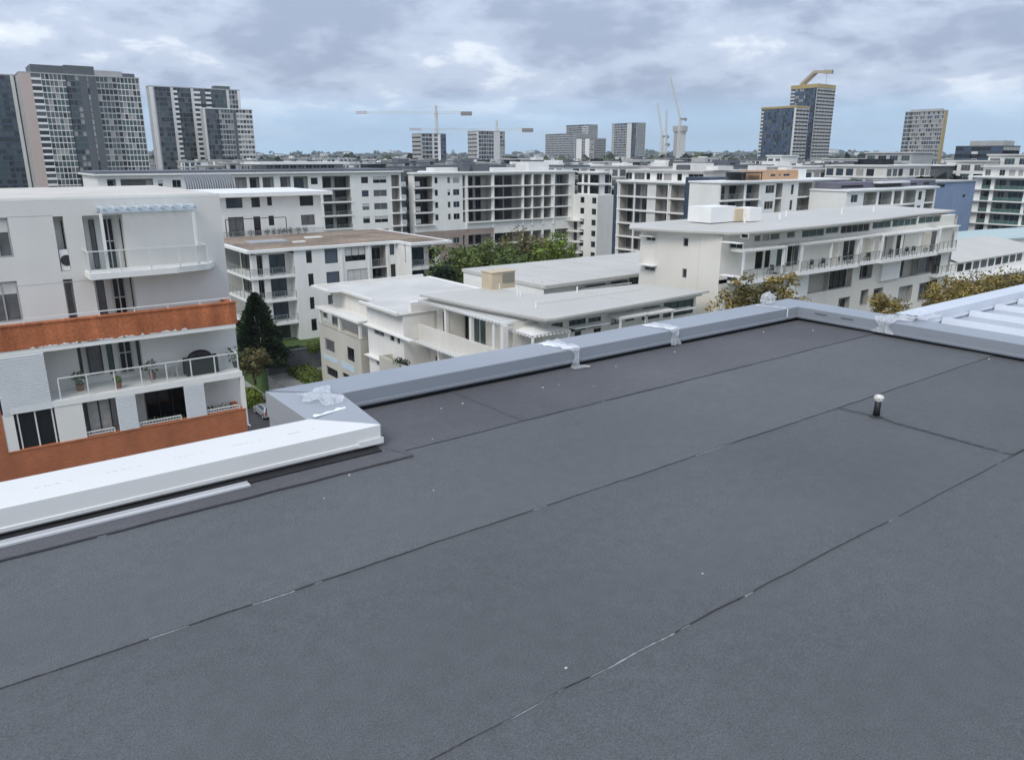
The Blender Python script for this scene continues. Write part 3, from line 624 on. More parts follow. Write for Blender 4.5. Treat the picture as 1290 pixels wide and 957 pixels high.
# the two lower floors: recess behind, brick frame in front
zf3 = F1.z(302, 468); zf4 = F1.z(308, 514) - 1.0; zc3 = zb0 - 0.2
facade(LB, F0, X0, XE + 0.12, zf4 - 3, -7.0, WARMW, [
    dict(s=F0.rect(94, 424, 182, 470)[:2], z=(zf3 + 0.02, zf3 + 2.45), k='v', dp=0.5),
    dict(s=F0.rect(180, 492, 240, 540)[:2], z=(zf4 + 0.02, zf4 + 2.4), k='v', dp=0.3)], 'recessed_wall')
shell(LB, X0, XE + 0.12, 42.0, 55.9, GZ, -7.0, WARMW, 'f')
lwin(F0, 95, 426, 106, 470, 0.36, 1, P_GREEN, FRAMED); lwin(F0, 106, 425, 132, 470, 0.34, 1, P_GREY, FRAMED); lwin(F0, 132, 425, 146, 470, 0.36, 1, P_GREEN, FRAMED); lwin(F0, 146, 424, 170, 468, 0.33, 2, P_DARK, FRAME, tr=.55); lwin(F0, 170, 424, 181, 466, 0.36, 1, P_GREEN, FRAMED)
lwin(F0, 182, 494, 238, 538, 0.2, 3, P_DARK, FRAMED)
s3 = MB(); F1.box(s3, F1.s(12, 516), F1.s(305, 470), 0.0, 1.79, zf3 - 0.30, zf3); part(s3, 'balcony_slab', WHITE, LB)
balustrade(LB, F1, F1.s(76, 497), F1.s(301, 466), zf3, 0.08, 'glass', 1.05, 1.2, ends=(1.7, (F1.s(301, 466),)))
mb = MB(); mb.box(F1.s(303, 480), F1.s(308, 480), 40.22, 40.5, zf4, zf3 - 0.3); part(mb, 'corner_post', WARMW, LB)
# brick frame
zbt = zf4 + 1.0; xb0 = F1.s(5, 540)
mb = MB(); F1.box(mb, X0, F1.s(311, 530), 0.0, 0.3, GZ, zbt - 0.06); F1.box(mb, X0, xb0, 0.0, 0.3, zbt - 0.06, zb0 - 0.2)
mb.box(F1.s(311, 530) - 0.3, F1.s(311, 530), 40.5, 41.99, GZ, zbt - 0.06); part(mb, 'brick_wall', BRICK, LB)
mb = MB(); F1.box(mb, xb0, F1.s(311, 530) + 0.02, -0.03, 0.33, zbt - 0.06, zbt); part(mb, 'brick_coping', mat('brick_on_edge', (0.42, 0.15, 0.07), 0.85, 0.15, 3), LB)
mb = MB(); F1.box(mb, xb0, F1.s(20, 540) , 0.02, 0.28, zbt, zf3 - 0.3); part(mb, 'infill_wall', WARMW, LB); mb = MB(); F1.box(mb, F1.s(73, 540), F1.s(107, 530), 0.03, 0.25, zbt, zf3 - 0.3); part(mb, 'infill_wall', WARMW, LB)
lwin(F1, 20, 520, 74, 562, 0.1, 2, P_DARK, FRAMEW, name='window'); lwin(F1, 107, 505, 146, 552, 0.5, 2, P_CURT, FRAMED)
LOUV = mat('white_louvre', (0.72, 0.73, 0.74), 0.5, 0.03, 1)
def louvre(x0, y0, x1, y1):
    a, b, c, d = F1.rect(x0, y0, x1, y1); c, d = (zbt + .01, zf3 - .305) if y0 > 450 else (zf3 - .32, zb0 - .21); mb = MB(); F1.box(mb, a, b, 0.03, 0.06, c, d)
    n = int((d - c) / 0.11)
    for k in range(n): z = c + (d - c) * k / n; F1.box(mb, a, b, -0.015, 0.03, z + 0.01, z + 0.075)
    part(mb, 'louvre_screen', LOUV, LB)
louvre(-12, 440, 66, 512); louvre(145, 498, 177, 546); louvre(231, 485, 262, 531)
for a, b, y in ((107, 146, 548), (177, 231, 542), (262, 304, 526)): balustrade(LB, F1, F1.s(a, y), F1.s(b, y), zbt, 0.1, 'bars', 0.25, 1.6, name='handrail')
# parapet capping seen past the white cap: flats' own things on the balconies
def leafball(mb, c, r, n, size, seed, flat=0.8, mats=3):
    rr = random.Random(seed)
    for _ in range(n):
        d = Vector((rr.gauss(0, 1), rr.gauss(0, 1), rr.gauss(0, 1))).normalized(); q = Vector(c) + Vector((d.x * r, d.y * r, d.z * r * flat)) * rr.random() ** 0.4
        a = Vector((rr.gauss(0, 1), rr.gauss(0, 1), rr.gauss(0, 1))).normalized(); b = a.cross(d + a * 0.1)
        b = b.normalized() if b.length > 1e-3 else Vector((1, 0, 0)); s = size * rr.uniform(0.6, 1.3)
        mb.quad(q - a * s, q + b * s * 0.5, q + a * s, q - b * s * 0.5, rr.randrange(mats))
def leafmats(n, c, v=0.25): return [mat(n + str(i), tuple(q * f for q in c), 0.7, 0.15, 2, spec=0.3) for i, f in enumerate((1 - v, 1.0, 1 + v))]
GREENA = leafmats('leaf_mid', (0.085, 0.125, 0.035)); GREEND = leafmats('leaf_dark', (0.020, 0.038, 0.016), 0.4); OLIVE = leafmats('leaf_olive', (0.22, 0.17, 0.050), 0.3)
BRONZE = leafmats('leaf_bronze', (0.125, 0.11, 0.045), 0.3); LIME = leafmats('leaf_lime', (0.15, 0.21, 0.03)); YGREEN = leafmats('leaf_yellowgreen', (0.105, 0.14, 0.032))
BARK = mat('bark', (0.10, 0.08, 0.06), 0.9, 0.2, 3)
def pot(px, py, Fq, z, label, h=0.5, o=0.9, cm=GREENA, potm=None):
    s, _ = Fq.px(px, py, o); p = Fq.w(s, o, z); t = thing('potted_plant', label, 'plant', p)
    mb = MB(); mb.tube([p, (p[0], p[1], p[2] + 0.32)], [0.14, 0.19], 10); part(mb, 'pot', potm or mat('terracotta', (0.25, 0.11, 0.06), 0.8, 0.1, 5), t)
    mb = MB(); leafball(mb, (p[0], p[1], p[2] + 0.32 + h * 0.45), h * 0.55, 120, 0.09, int(px), 1.0); part(mb, 'foliage', cm, t)
pot(189, 450, F1, zf3, 'bronze-leaved potted plant beside the balcony table', 0.75, 1.2, BRONZE); pot(148, 480, F1, zf3, 'small lime potted plant on the balcony above the louvre screens', 0.35, 0.5, LIME); pot(98, 470, F1, zf3, 'thin potted plant beside the balcony curtain', 0.7, 1.2)
pot(193, 520, F1, zf4, 'leafy potted plant low in the middle loggia', 0.9, 0.8, GREENA); pot(206, 520, F1, zf4, 'spiky potted plant in the middle loggia beside leafy ones', 0.8, 0.9, GREENA); pot(222, 520, F1, zf4, 'dark potted plant at the far side of the middle loggia', 0.8, 1.0, GREEND)
pot(268, 505, F1, zf4, 'feathery potted plant in the corner loggia above brick', 1.0, 0.9, GREENA); pot(279, 505, F1, zf4, 'grey-green potted plant in the corner loggia above brick', 0.9, 0.9, GREENA)
pot(297, 455, F1, zf3, 'wispy tall plant in a dark pot beside the covered barbecue', 0.9, 1.0, GREENA, BLACK)
# covered barbecue
x0, x1 = F1.s(233, 470, 0.8), F1.s(275, 470, 0.8)
bq = thing('barbecue', 'barbecue under a black fitted cover on the balcony', 'barbecue', ((x0 + x1) / 2, 41.0, zf3))
mb = MB(); mb.grid(lambda u, v: (x0 + (x1 - x0) * u, 40.75 + 0.55 * (0.5 - 0.5 * math.cos(v * math.pi)), zf3 + 0.02 + math.sin(v * math.pi) ** 0.35 * (0.95 + (0.32 * math.sin(min(1, max(0, (u - .15) / .7)) * math.pi) ** 0.5))), 22, 16); part(mb, 'cover', mat('black_cover', (0.010, 0.010, 0.011), 0.6, 0, bump=0.3, bscale=6), bq)
mb = MB()
for x in (x0 + 0.15, x1 - 0.15): mb.box(x - 0.03, x + 0.03, 40.9, 41.15, zf3, zf3 + 0.3)
part(mb, 'leg', BLACK, bq)
# balcony table and bench
tx0, tx1 = F1.s(187, 470, 0.8), F1.s(224, 470, 0.8)
tb = thing('balcony_table', 'grey slatted table on the balcony beside the barbecue', 'table', ((tx0 + tx1) / 2, 41.0, zf3))
for k in range(5): mb = MB(); mb.box(tx0, tx1, 40.72 + k * 0.15, 40.85 + k * 0.15, zf3 + 0.70, zf3 + 0.74); part(mb, 'slat', STEELG, tb)
for x in (tx0 + 0.08, tx1 - 0.08):
    for y in (40.78, 41.38): mb = MB(); mb.box(x - 0.03, x + 0.03, y - 0.03, y + 0.03, zf3, zf3 + 0.698); part(mb, 'leg', STEELG, tb)
# air conditioner in the narrow slot
a, b, c, d = F0.rect(74, 315, 89, 340, 0.1); ac = thing('air_conditioner', 'white air conditioner unit in the narrow wall slot', 'air conditioner', ((a + b) / 2, 42.25, c))
mb = MB(); mb.box(a, b, 42.08, 42.4, c, d); part(mb, 'casing', TRIM, ac)
mb = MB(); m_ = ((a + b) / 2, (c + d) / 2); mb.tube([(m_[0] + .08, 42.078, m_[1] - 0.02), (m_[0] + .08, 42.06, m_[1] - 0.02)], 0.26, 16); part(mb, 'fan_grille', FRAMED, ac)

# ------------------------------------------------------------------ white block with the brown gravel roof
F2 = Fr('U', 94.4); XC = 30.1; ZR = -9.75; FL = [ZR - 3.0 * k for k in range(1, 5)]; FL[3] = -21.3
B2 = thing('apartment_block', 'white apartment block with a flat brown gravel roof behind the conifer', 'apartment block', (42, 98, -21.3))
xb = F2.s(372, 344); xm = F2.s(490, 320); xcore = XC + 1.9
its = []
for (r0, r1, r2) in (((385, 316, 393.5, 331), (388, 345, 396, 360), None),): pass
for q in ((385, 316, 393.5, 331), (388, 345, 396, 360), (390, 374.6, 397, 389), (392, 402, 400, 416)): its.append(W(F2, *q, div=1, pane=P_DARK, frame=FRAMED))
for q in ((408.5, 314, 426, 331), (411, 343, 428.6, 360), (413, 372, 430, 389)): its.append(W(F2, *q, div=1, pane=SHADE, frame=FRAMED))
for i, q in enumerate(((434, 312, 461, 327.6), (437, 340, 464, 356.5), (439, 369, 466, 385))): its.append(W(F2, *q, div=3, pane=P_DARK if i == 0 else P_GREY, frame=FRAMED if i == 0 else FRAME, shade=.6 if i == 0 else .8))
for q in ((467.6, 310, 486.5, 335), (469, 338, 489, 357), (471, 367, 491, 388)):
    a, b, c, d = F2.rect(*q); its.append(dict(s=(a, b), z=(c, d), k='l', dp=1.4, doors=[(0.05, 0.9)], pane=P_DARK, frame=FRAMED, rail='glass'))
facade(B2, F2, xb, xm, -21.3, ZR, WHITE, its)
pil = MB()
for px in (430.5, 464.8, 488): s = F2.s(px, 330); F2.box(pil, s - 0.12, s + 0.12, -0.12, -0.003, -21.3, ZR - 0.02)
part(pil, 'pilaster', WHITE, B2)
# open corner balconies
G2_ = Fr('U', 94.4 + 1.9)
facade(B2, G2_, xcore, xb, -21.3, ZR, WARMW, [dict(s=(G2_.s(p0, 340), G2_.s(p1, 340)), z=(z + 0.05, z + 2.45), k='w', div=2, pane=pn, frame=FRAMED, dp=0.2) for z in FL for (p0, p1, pn) in ((322, 333, P_DARK), (340, 360, P_BLUE))], 'recessed_wall')
V2 = Fr('V', xcore)
facade(B2, V2, -103.8, -(94.4 + 1.9), -21.3, ZR, WARMW, [dict(s=(-y1, -y0), z=(z + 0.05, z + 2.45), k='w', div=2, pane=P_DARK, frame=FRAMED, dp=0.2) for z in FL for (y0, y1) in ((96.6, 99.6), (100.0, 103.5))], 'recessed_wall')
mb = MB(); mb.quad((xb, 94.4, -21.3), (xb, 94.4, ZR), (xb, 96.3, ZR), (xb, 96.3, -21.3)); part(mb, 'return_wall', WHITE, B2)
for z in FL[:3]:
    slab(B2, rectp(XC, xb, 94.4, 103.8), z - 0.32, z, TRIM, 'balcony_slab')
    balustrade(B2, F2, XC + 0.05, xb - 0.05, z, 0.08, 'glass', 1.0, 1.5); balustrade(B2, Fr('V', XC), -103.7, -94.5, z, 0.08, 'glass', 1.0, 1.5)
for k, z in enumerate(FL):
    top = (ZR if k == 0 else FL[k - 1]) - 0.32
    for (x, y) in ((XC + 0.75, 94.9), (F2.s(337, 340), 94.9)):
        mb = MB(); mb.box(x - 0.33, x + 0.33, y - 0.2, y + 0.25, z, top); part(mb, 'column', WARMW, B2)
# outdoor furniture glimpsed on the balconies
shell(B2, xcore, xm, 96.4, 112, -21.3, ZR - 0.02, WHITE, 'fl'); shell(B2, xb, xm, 94.4, 96.4, ZR - 0.4, ZR - 0.02, WHITE, 'fk')
# projecting pavilion at the right
xv = F2.s(500, 312); yv = -Fr('V', xv).s(518, 315); VP = Fr('V', xv); UP = Fr('U', yv); xpe = UP.s(553, 320); xre = UP.s(568, 320)
facade(B2, Fr('V', xm), -96, -94.4 + 0.0, -21.3, ZR, WHITE, [], 'return_wall') if False else None
facade(B2, F2, xm, xv, -21.3, ZR, WHITE, [W(F2, 490.5, 306, 497, 321, div=1, pane=P_BLUE, frame=FRAMED), W(F2, 492, 333, 499, 349, div=1, pane=P_DARK, frame=FRAMED)])
facade(B2, VP, -94.4, -yv, -21.3, ZR, WHITE, [W(VP, 507.5, 307, 511.5, 331, div=1, pane=P_DARK, frame=FRAMED)], 'return_wall')
GP = Fr('U', yv + 1.8)
facade(B2, GP, xv, xpe - 0.5, -21.3, ZR, WARMW, [dict(s=(GP.s(519, 320), GP.s(534, 320)), z=(z + 0.05, z + 2.45), k='w', div=2, pane=P_BLUE, frame=FRAMED, dp=.2) for z in FL] + [dict(s=(GP.s(540, 320), GP.s(548, 320)), z=(z + 0.05, z + 2.3), k='w', div=1, pane=P_DARK, frame=FRAMED, dp=.2) for z in FL], 'recessed_wall')
shell(B2, xv + .06, xpe - 0.5, yv + 1.81, 112, -21.3, ZR - 0.02, WHITE, 'f')
for z in FL[:3]:
    slab(B2, rectp(xv + 0.003, xre, yv, yv + 6), z - 0.34, z, TRIM, 'balcony_slab'); balustrade(B2, UP, UP.s(520, 330), xre - 0.05, z, 0.1, 'glass', 1.0, 1.5)
for k, z in enumerate(FL[:3]):
    top = (ZR if k == 0 else FL[k - 1]) - 0.34; mb = MB(); mb.box(xpe - 0.25, xpe + 0.25, yv + 0.2, yv + 0.7, z, top); part(mb, 'column', WARMW, B2)
# roof
rp = [(XC - 0.25, 94.1), (xm + 0.05, 94.1), (xv - 0.1, 93.9), (xv - 0.1, yv - 0.3), (xre + 0.1, yv - 0.3), (xre + 0.1, 112.5), (XC - 0.25, 112.5)]
slab(B2, rp, ZR - 0.02, ZR + 0.32, TRIM, 'roof_edge')
rp2 = [(XC + 0.35, 94.6), (xv + 0.3, 94.6), (xv + 0.3, yv + 0.3), (xre - 0.5, yv + 0.3), (xre - 0.5, 112.2), (XC + 0.35, 112.2)]
slab(B2, rp2, ZR + 0.1, ZR + 0.325, ROOFB, 'gravel_bed')
for (x, y, w, d, m_) in ((33, 101.5, 5, 3.0, STEELG), (41.5, 104, 2.4, 1.0, WARMW), (38, 99.5, 1.6, 0.8, WARMW)):
    mb = MB(); mb.box(x, x + w, y, y + d, ZR + 0.326, ZR + 0.5); part(mb, 'roof_hatch', m_, B2)

# ------------------------------------------------------------------ set-back white house-like top floors behind it
F3 = Fr('U', 114.2)
x0, x1 = F3.s(268, 250), F3.s(404, 250); zt = F3.z(404, 245); zm = zt - 3.0
B3 = thing('apartment_block', 'white two-storey block with a thin overhanging roof and plant-filled terrace', 'apartment block', ((x0 + x1) / 2, 118, GZ))
facade(B3, F3, x0, x1, GZ, zt, WHITE, [W(F3, *q, div=dv, pane=p, frame=FRAMED) for q, dv, p in (((284, 249.5, 306, 262), 2, P_BLUE), ((316, 249, 328, 261), 1, P_DARK), ((336, 248, 343, 259), 1, P_DARK), ((377, 247, 395, 259), 1, P_DARK), ((287, 274, 309, 298), 2, P_GREY), ((319, 273, 330, 297), 1, P_DARK), ((338, 272, 346, 284), 1, P_DARK), ((379, 271, 397, 283), 2, P_GREY))])
shell(B3, x0, x1, 114.2, 130, GZ, zt, WHITE, 'f')
slab(B3, rectp(x0 - 1, F3.s(415, 243), 113.0, 131), zt, zt + 0.55, TRIM, 'roof')
zter = F3.z(330, 298); 
balustrade(B3, Fr('U', 112.8), F3.s(276, 296), F3.s(404, 296), zter, 0, 'bars', 1.0, 1.6)
for (a, b) in ((F3.s(280, 272), F3.s(356, 272)),):
    mb = MB(); mb.box(a, b, 112.9, 113.0, zter + 2.7, zter + 2.8); mb.box(b - 0.05, b + 0.05, 112.9, 113.0, zter, zter + 2.7); mb.box(a - 0.05, a + 0.05, 112.9, 113.0, zter, zter + 2.7); part(mb, 'pergola', FRAMED, B3)
for k, px in enumerate((290, 299, 316, 337, 345, 352, 358, 366, 376, 385)):
    pot(px, 292, F3, zter, 'dark leafy pot plant along the terrace rail of the white block', 0.9, -0.8, GREEND, BLACK)
    bpy.context.scene.objects[-1] if False else None
for o in COL.objects:
    if o.get('label') == 'dark leafy pot plant along the terrace rail of the white block': o['group'] = 'terrace pot plants'
# ------------------------------------------------------------------ cream terrace block with stepped roofs (nearest across the parapet)
ZJ = -12.2; VJ = Fr('V', 32.2)
J = thing('terrace_block', 'cream stepped terrace block with flat pale roofs and white pergolas', 'apartment block', (44, 62, GZ))
def ys(px, py): return -VJ.s(px, py)
ya, yb_, yc = 79.0, ys(453, 415), 60.7
# left bay: solid upper storeys with an open loggia floor
zl1 = VJ.z(430, 418)            # top of the loggia parapet
awn = -14.1
facade(J, VJ, -ya, -yb_, GZ, zl1, TAUPE, [W(VJ, 409, 425, 422, 446, div=1, pane=P_GREY), W(VJ, 437, 436, 447, 457, div=2, pane=P_DARK, frame=FRAMED), W(VJ, 411, 460, 426, 479, div=1, pane=P_DARK), W(VJ, 431, 468, 446, 482, div=1, pane=P_DARK)], 'wall')
for q in ((408, 445, 426, 459), (430, 454, 447, 470)):
    a, b, c, d = VJ.rect(*q); mb = MB(); VJ.box(mb, a, b, -0.04, -0.002, c, d); part(mb, 'blue_panel', mat('pale_blue_panel', (0.50, 0.62, 0.70), 0.5, 0.04, 1), J)
mb = MB(); mb.box(32.2, 33.0, yb_, ya, zl1 - 0.05, zl1 + 0.002); part(mb, 'ledge', TAUPE, J)
LG = Fr('V', 34.0)
facade(J, LG, -ya, -yb_, zl1 - 1.0, ZJ, CREAM, [W(LG, 406, 392, 412, 402, div=1, pane=P_DARK), W(LG, 418, 398, 425, 410, div=1, pane=P_GREY)], 'recessed_wall')
mb = MB(); mb.box(31.95, 34.0, yb_ - 0.1, ya + 0.2, awn - 0.2, awn); part(mb, 'canopy_slab', WARMW, J)
for px in (403, 426, 451): y = ys(px, 405); mb = MB(); mb.box(32.25, 32.5, y - 0.13, y + 0.13, zl1, awn - 0.2); part(mb, 'column', WARMW, J)
mb = MB(); mb.quad((32.2, yb_, GZ), (34.2, yb_, GZ), (34.2, yb_, zl1), (32.2, yb_, zl1)); mb.quad((34.0, yb_, zl1), (34.4, yb_, zl1), (34.4, yb_, ZJ), (34.0, yb_, ZJ)); part(mb, 'return_wall', TAUPE, J)
# middle wall with strip windows
VM = Fr('V', 32.7); ym0 = ys(463, 400); ym0 = yb_ - 0.9
facade(J, VM, -ym0, -yc, GZ, ZJ, WARMW, [W(VM, 471, 412, 484, 425, div=2, pane=P_GREY), W(VM, 491, 420, 497, 431, div=1, pane=P_DARK), W(VM, 500, 423, 504, 434, div=1, pane=P_DARK), W(VM, 474, 450, 485, 464, div=2, pane=P_GREY), W(VM, 494, 459, 500, 470, div=1, pane=P_DARK)])
mb = MB(); mb.box(32.7, 35, ym0 - 0.002, ym0 + 0.1, GZ, ZJ - 0.01); mb.box(32.7, 36, yc - 0.1, yc + 0.002, GZ, ZJ - 0.01); part(mb, 'return_wall', WARMW, J)
for (q, ex) in (((463, 405, 522, 428), 0.55), ((464, 443, 495, 458), 0.5)):
    a, b, c, d = VM.rect(*q); mb = MB(); VM.box(mb, a, b, -ex, -0.002, (d + VM.z(q[0], q[1] + 3)) / 2 - 0.1, (d + VM.z(q[0], q[1] + 3)) / 2); part(mb, 'sun_hood', TRIM, J)
    for k in range(9): t = a + (b - a) * (k + 0.5) / 9; mb = MB(); VM.box(mb, t - 0.03, t + 0.03, -ex, -0.004, d - 0.22, d - 0.13); part(mb, 'hood_bracket', TRIM, J)
# flat roof over the left part, with upstands
slab(J, [(32.0, yc - 0.2), (40.2, yc - 0.2), (46, 66), (46, 80), (32.0, 80), (32.0, 75.6), (33.4, 75.4), (33.4, ym0 + 0.4), (32.0, ym0 + 0.4)], ZJ - 0.02, ZJ + 0.06, ROOFW, 'roof')
for q in ((32.0, 32.25, yc - 0.2, ym0 + 0.4), (33.4, 33.6, ym0 + 0.4, 75.4), (32.0, 32.25, 75.6, 80.0), (32.25, 46, 79.75, 80.0)): mb = MB(); mb.box(*q, ZJ + 0.06, ZJ + 0.28); part(mb, 'roof_upstand', WARMW, J)
shell(J, 34.2, 47, yc, 79.9, GZ, ZJ - 0.03, WARMW, 'l')
# right block: pergola-topped balconies stepping towards us
xf = 34.2; VR = Fr('V', xf); yr0, yr1 = -VR.s(526, 400), -VR.s(634, 420)
zpt, zpar, zlow = VR.z(560, 387), VR.z(560, 419), VR.z(560, 435)
VB = Fr('V', xf + 2.0)
facade(J, VB, -yr0, -yr1, GZ, zpt + 0.1, CREAM, [W(VB, 557.5, 392, 560.5, 424, div=1, pane=P_DARK, frame=FRAMED), W(VB, 585, 397, 591, 432, div=1, pane=P_DARK, frame=FRAMED), W(VB, 595, 399, 612, 436, div=2, pane=P_GREEN, frame=FRAMEW)], 'recessed_wall')
mb = MB(); VR.box(mb, -yr0, -yr1, 0, 0.22, zlow - 0.35, zpar); VR.box(mb, -yr0, -yr1, 0.22, 1.99, zpar - 1.25, zpar - 1.0); part(mb, 'balcony_front', CREAM, J)
for px in (560.5, 592, 621): s = VR.s(px, 405); mb = MB(); VR.box(mb, s - 0.16, s + 0.16, 0.02, 0.3, zpar, zpt - 0.2); part(mb, 'column', WARMW, J)
s = VR.s(524, 410); mb = MB(); VR.box(mb, s - 0.45, s + 0.1, -0.5, 2.4, GZ, ZJ + 1.0); part(mb, 'blade_wall', WARMW, J)
s = VR.s(560.5, 405); mb = MB(); VR.box(mb, s - 0.08, s + 0.08, 0.32, 1.98, zpar - 1.0, zpt - 0.2); part(mb, 'party_wall', CREAM, J)
mb = MB(); mb.quad((xf, yr1, GZ), (xf + 8, yr1, GZ), (xf + 8, yr1, zpt), (xf + 1.0, yr1, zpt)); part(mb, 'end_wall', CREAM, J)
mb = MB(); mb.box(xf, xf + 0.5, yr1 + 0.01, yr1 + 0.4, zpar - 1.5, zpt - 0.2); part(mb, 'end_pier', WARMW, J)
def pergola(x0, x1, y0, y1, z, n, axis, owner, m=TRIM):
    mb = MB(); t = 0.12
    for q in ((x0, x1, y0, y0 + t), (x0, x1, y1 - t, y1), (x0, x0 + t, y0 + t, y1 - t), (x1 - t, x1, y0 + t, y1 - t)): mb.box(*q, z - 0.16, z)
    part(mb, 'pergola_frame', m, owner)
    for k in range(n):
        f = (k + 0.5) / n; mb = MB()
        if axis == 'y': y = y0 + (y1 - y0) * f; mb.box(x0 - 0.22, x1, y - 0.09, y + 0.09, z + 0.002, z + 0.10)
        else: x = x0 + (x1 - x0) * f; mb.box(x - 0.09, x + 0.09, y0 - 0.22, y1, z + 0.002, z + 0.10)
        part(mb, 'pergola_slat', m, owner)
pergola(xf - 0.05, xf + 1.95, yr1 + 0.2, yr0 - 0.3, zpt, 28, 'y', J)
pergola(xf - 0.55, xf + 0.2, yr1 + 0.2, yr0 - 0.3, zlow - 0.36, 28, 'y', J)
# floor below
LB2 = Fr('V', xf + 1.2)
facade(J, LB2, -yr0, -yr1, GZ, zlow - 0.36, CREAM, [W(LB2, 548, 448, 552, 470, div=1, pane=P_DARK), W(LB2, 582, 448, 588, 470, div=1, pane=P_DARK)], 'recessed_wall')
for px in (552, 580): s = VR.s(px, 455); mb = MB(); VR.box(mb, s - 0.15, s + 0.15, 0.02, 0.3, GZ, zlow - 0.55); part(mb, 'column', WARMW, J)
gz0, gz1 = VM.z(505, 474), VM.z(505, 450)
mb = MB(); VM.box(mb, VM.s(493, 445), VM.s(562, 460), -1.3, -1.05, GZ, gz1); VM.box(mb, VM.s(493, 445), VM.s(493, 445) + 0.25, -1.05, 0.0, GZ, gz1); part(mb, 'garden_wall', TAUPE, J)
for k in range(3):
    p = (31.8, ys(506 + k * 4, 440), gz1 - 0.6); t = thing('potted_plant', 'leafy planter plants behind the taupe wall of the cream block', 'plant', p, 'plants behind the taupe wall'); mb = MB(); leafball(mb, (p[0], p[1], p[2] + .6), .55, 160, .1, 70 + k); part(mb, 'foliage', GREEND, t)
# penthouse with the wide wing roof
ZW = -10.3; kw = (EYE - ZW) / (EYE + 12.2)
wp = [(39.3, 69.0), (40.4, 60.0), (41.5, 53.6), (42.0, 51.4), (43.0, 51.2), (55, 51.9), (65.3, 52.6), (63.2, 60.3), (49.0, 61.5), (48, 68.4)]
wq = [(x * kw, y * kw) for x, y in wp]
slab(J, wq, ZW - 0.16, ZW + 0.02, ROOFG, 'wing_roof')
cx, cy = 44.5, 50.5
ws = [(cx + (x - cx) * .955, cy + (y - cy) * .93) for x, y in wq]
mb = MB(); mb.prism(ws, ZW - 0.42, ZW - 0.162); part(mb, 'roof_soffit', PALEG, J)
mb = MB(); mb.box(46.4, 46.46, 46.0, 51.5, ZW + .022, ZW + .05); part(mb, 'roof_seam', ROOFG, J)
mb = MB(); mb.box(39.0, 52.0, 49.4, 49.46, ZW + .022, ZW + .05); part(mb, 'roof_seam', ROOFG, J)
UF = Fr('U', 46.3)
its = [W(UF, a, b, c, d, div=dv, pane=p, frame=FRAMED) for (a, b, c, d), dv, p in (((717, 404, 738, 415), 3, P_GREEN), ((741, 401, 757, 411), 2, P_GREY), ((770, 396, 783, 407), 2, P_CURT), ((788, 392, 799, 403), 1, P_GREY), ((809, 388, 831, 400), 3, P_GREEN), ((836, 382, 873, 394), 4, P_GREEN), ((724, 418, 732, 434), 1, P_DARK), ((748, 414, 757, 424), 1, P_DARK), ((695, 408, 709, 418), 2, P_GREY))]
xw0, xw1 = 37.4, UF.s(876, 385)
facade(J, UF, xw0, xw1, GZ, ZW - 0.43, CREAM, its)
VF = Fr('V', xw0); facade(J, VF, -58.5, -46.3, GZ, ZW - 0.43, CREAM, [W(VF, 650, 404, 664, 412, div=2, pane=P_DARK)], 'wall')
shell(J, xw0, xw1, 46.3, 52.4, GZ, ZW - 0.43, CREAM, 'fl')
# hipped white pergola at the near corner and the small ones along the front
def hip(x0, x1, y0, y1, z, owner):
    cx, cy = (x0 + x1) / 2, (y0 + y1) / 2; c = (cx, cy, z + 0.42); P = [(x0, y0, z), (x1, y0, z), (x1, y1, z), (x0, y1, z)]
    for a in range(4): mb = MB(); mb.tri(P[a], P[(a + 1) % 4], c); part(mb, 'canopy_panel', TRIM, owner)
    for x, y in ((x0 + .1, y0 + .1), (x1 - .1, y0 + .1), (x0 + .1, y1 - .1)): mb = MB(); mb.box(x - .08, x + .08, y - .08, y + .08, z - 2.8, z - 0.16); part(mb, 'canopy_post', TRIM, owner)
    for k in range(10):
        f = (k + 0.5) / 10
        mb = MB(); mb.box(x0 + (x1 - x0) * f - .07, x0 + (x1 - x0) * f + .07, y0 - 0.18, y0 + 0.05, z - 0.15, z - 0.02); part(mb, 'rafter_tail', TRIM, owner)
        mb = MB(); mb.box(x0 - 0.18, x0 + 0.05, y0 + (y1 - y0) * f - .07, y0 + (y1 - y0) * f + .07, z - 0.15, z - 0.02); part(mb, 'rafter_tail', TRIM, owner)
zh = -11.6; p0 = onz(671, 423, zh); hip(p0.x, onz(719, 415, zh).x, p0.y, onz(633, 411, zh).y, zh, J)
for (a, b, ya_) in ((782, 816, 401), (815, 849, 396)):
    q0 = UF.s(a, ya_, -1.6); q1 = UF.s(b, ya_, -1.6); z = UF.z(a, ya_, -1.6); pergola(q0, q1, 44.7, 46.2, z, 9, 'x', J)
    for x in (q0 + .1, q1 - .1): mb = MB(); mb.box(x - .07, x + .07, 44.75, 44.9, z - 2.8, z - 0.17); part(mb, 'canopy_post', TRIM, J)
q0, q1 = UF.s(725, 414, -1), UF.s(768, 406, -1); mb = MB(); mb.box(q0, q1, 45.3, 46.29, UF.z(745, 410, -1) - 0.12, UF.z(745, 410, -1)); part(mb, 'sun_hood', TRIM, J)
q0, q1 = UF.s(850, 391, -1), UF.s(878, 386, -1); mb = MB(); mb.box(q0, q1, 45.4, 46.29, UF.z(862, 390, -1) - 0.1, UF.z(862, 390, -1)); part(mb, 'sun_hood', TRIM, J)
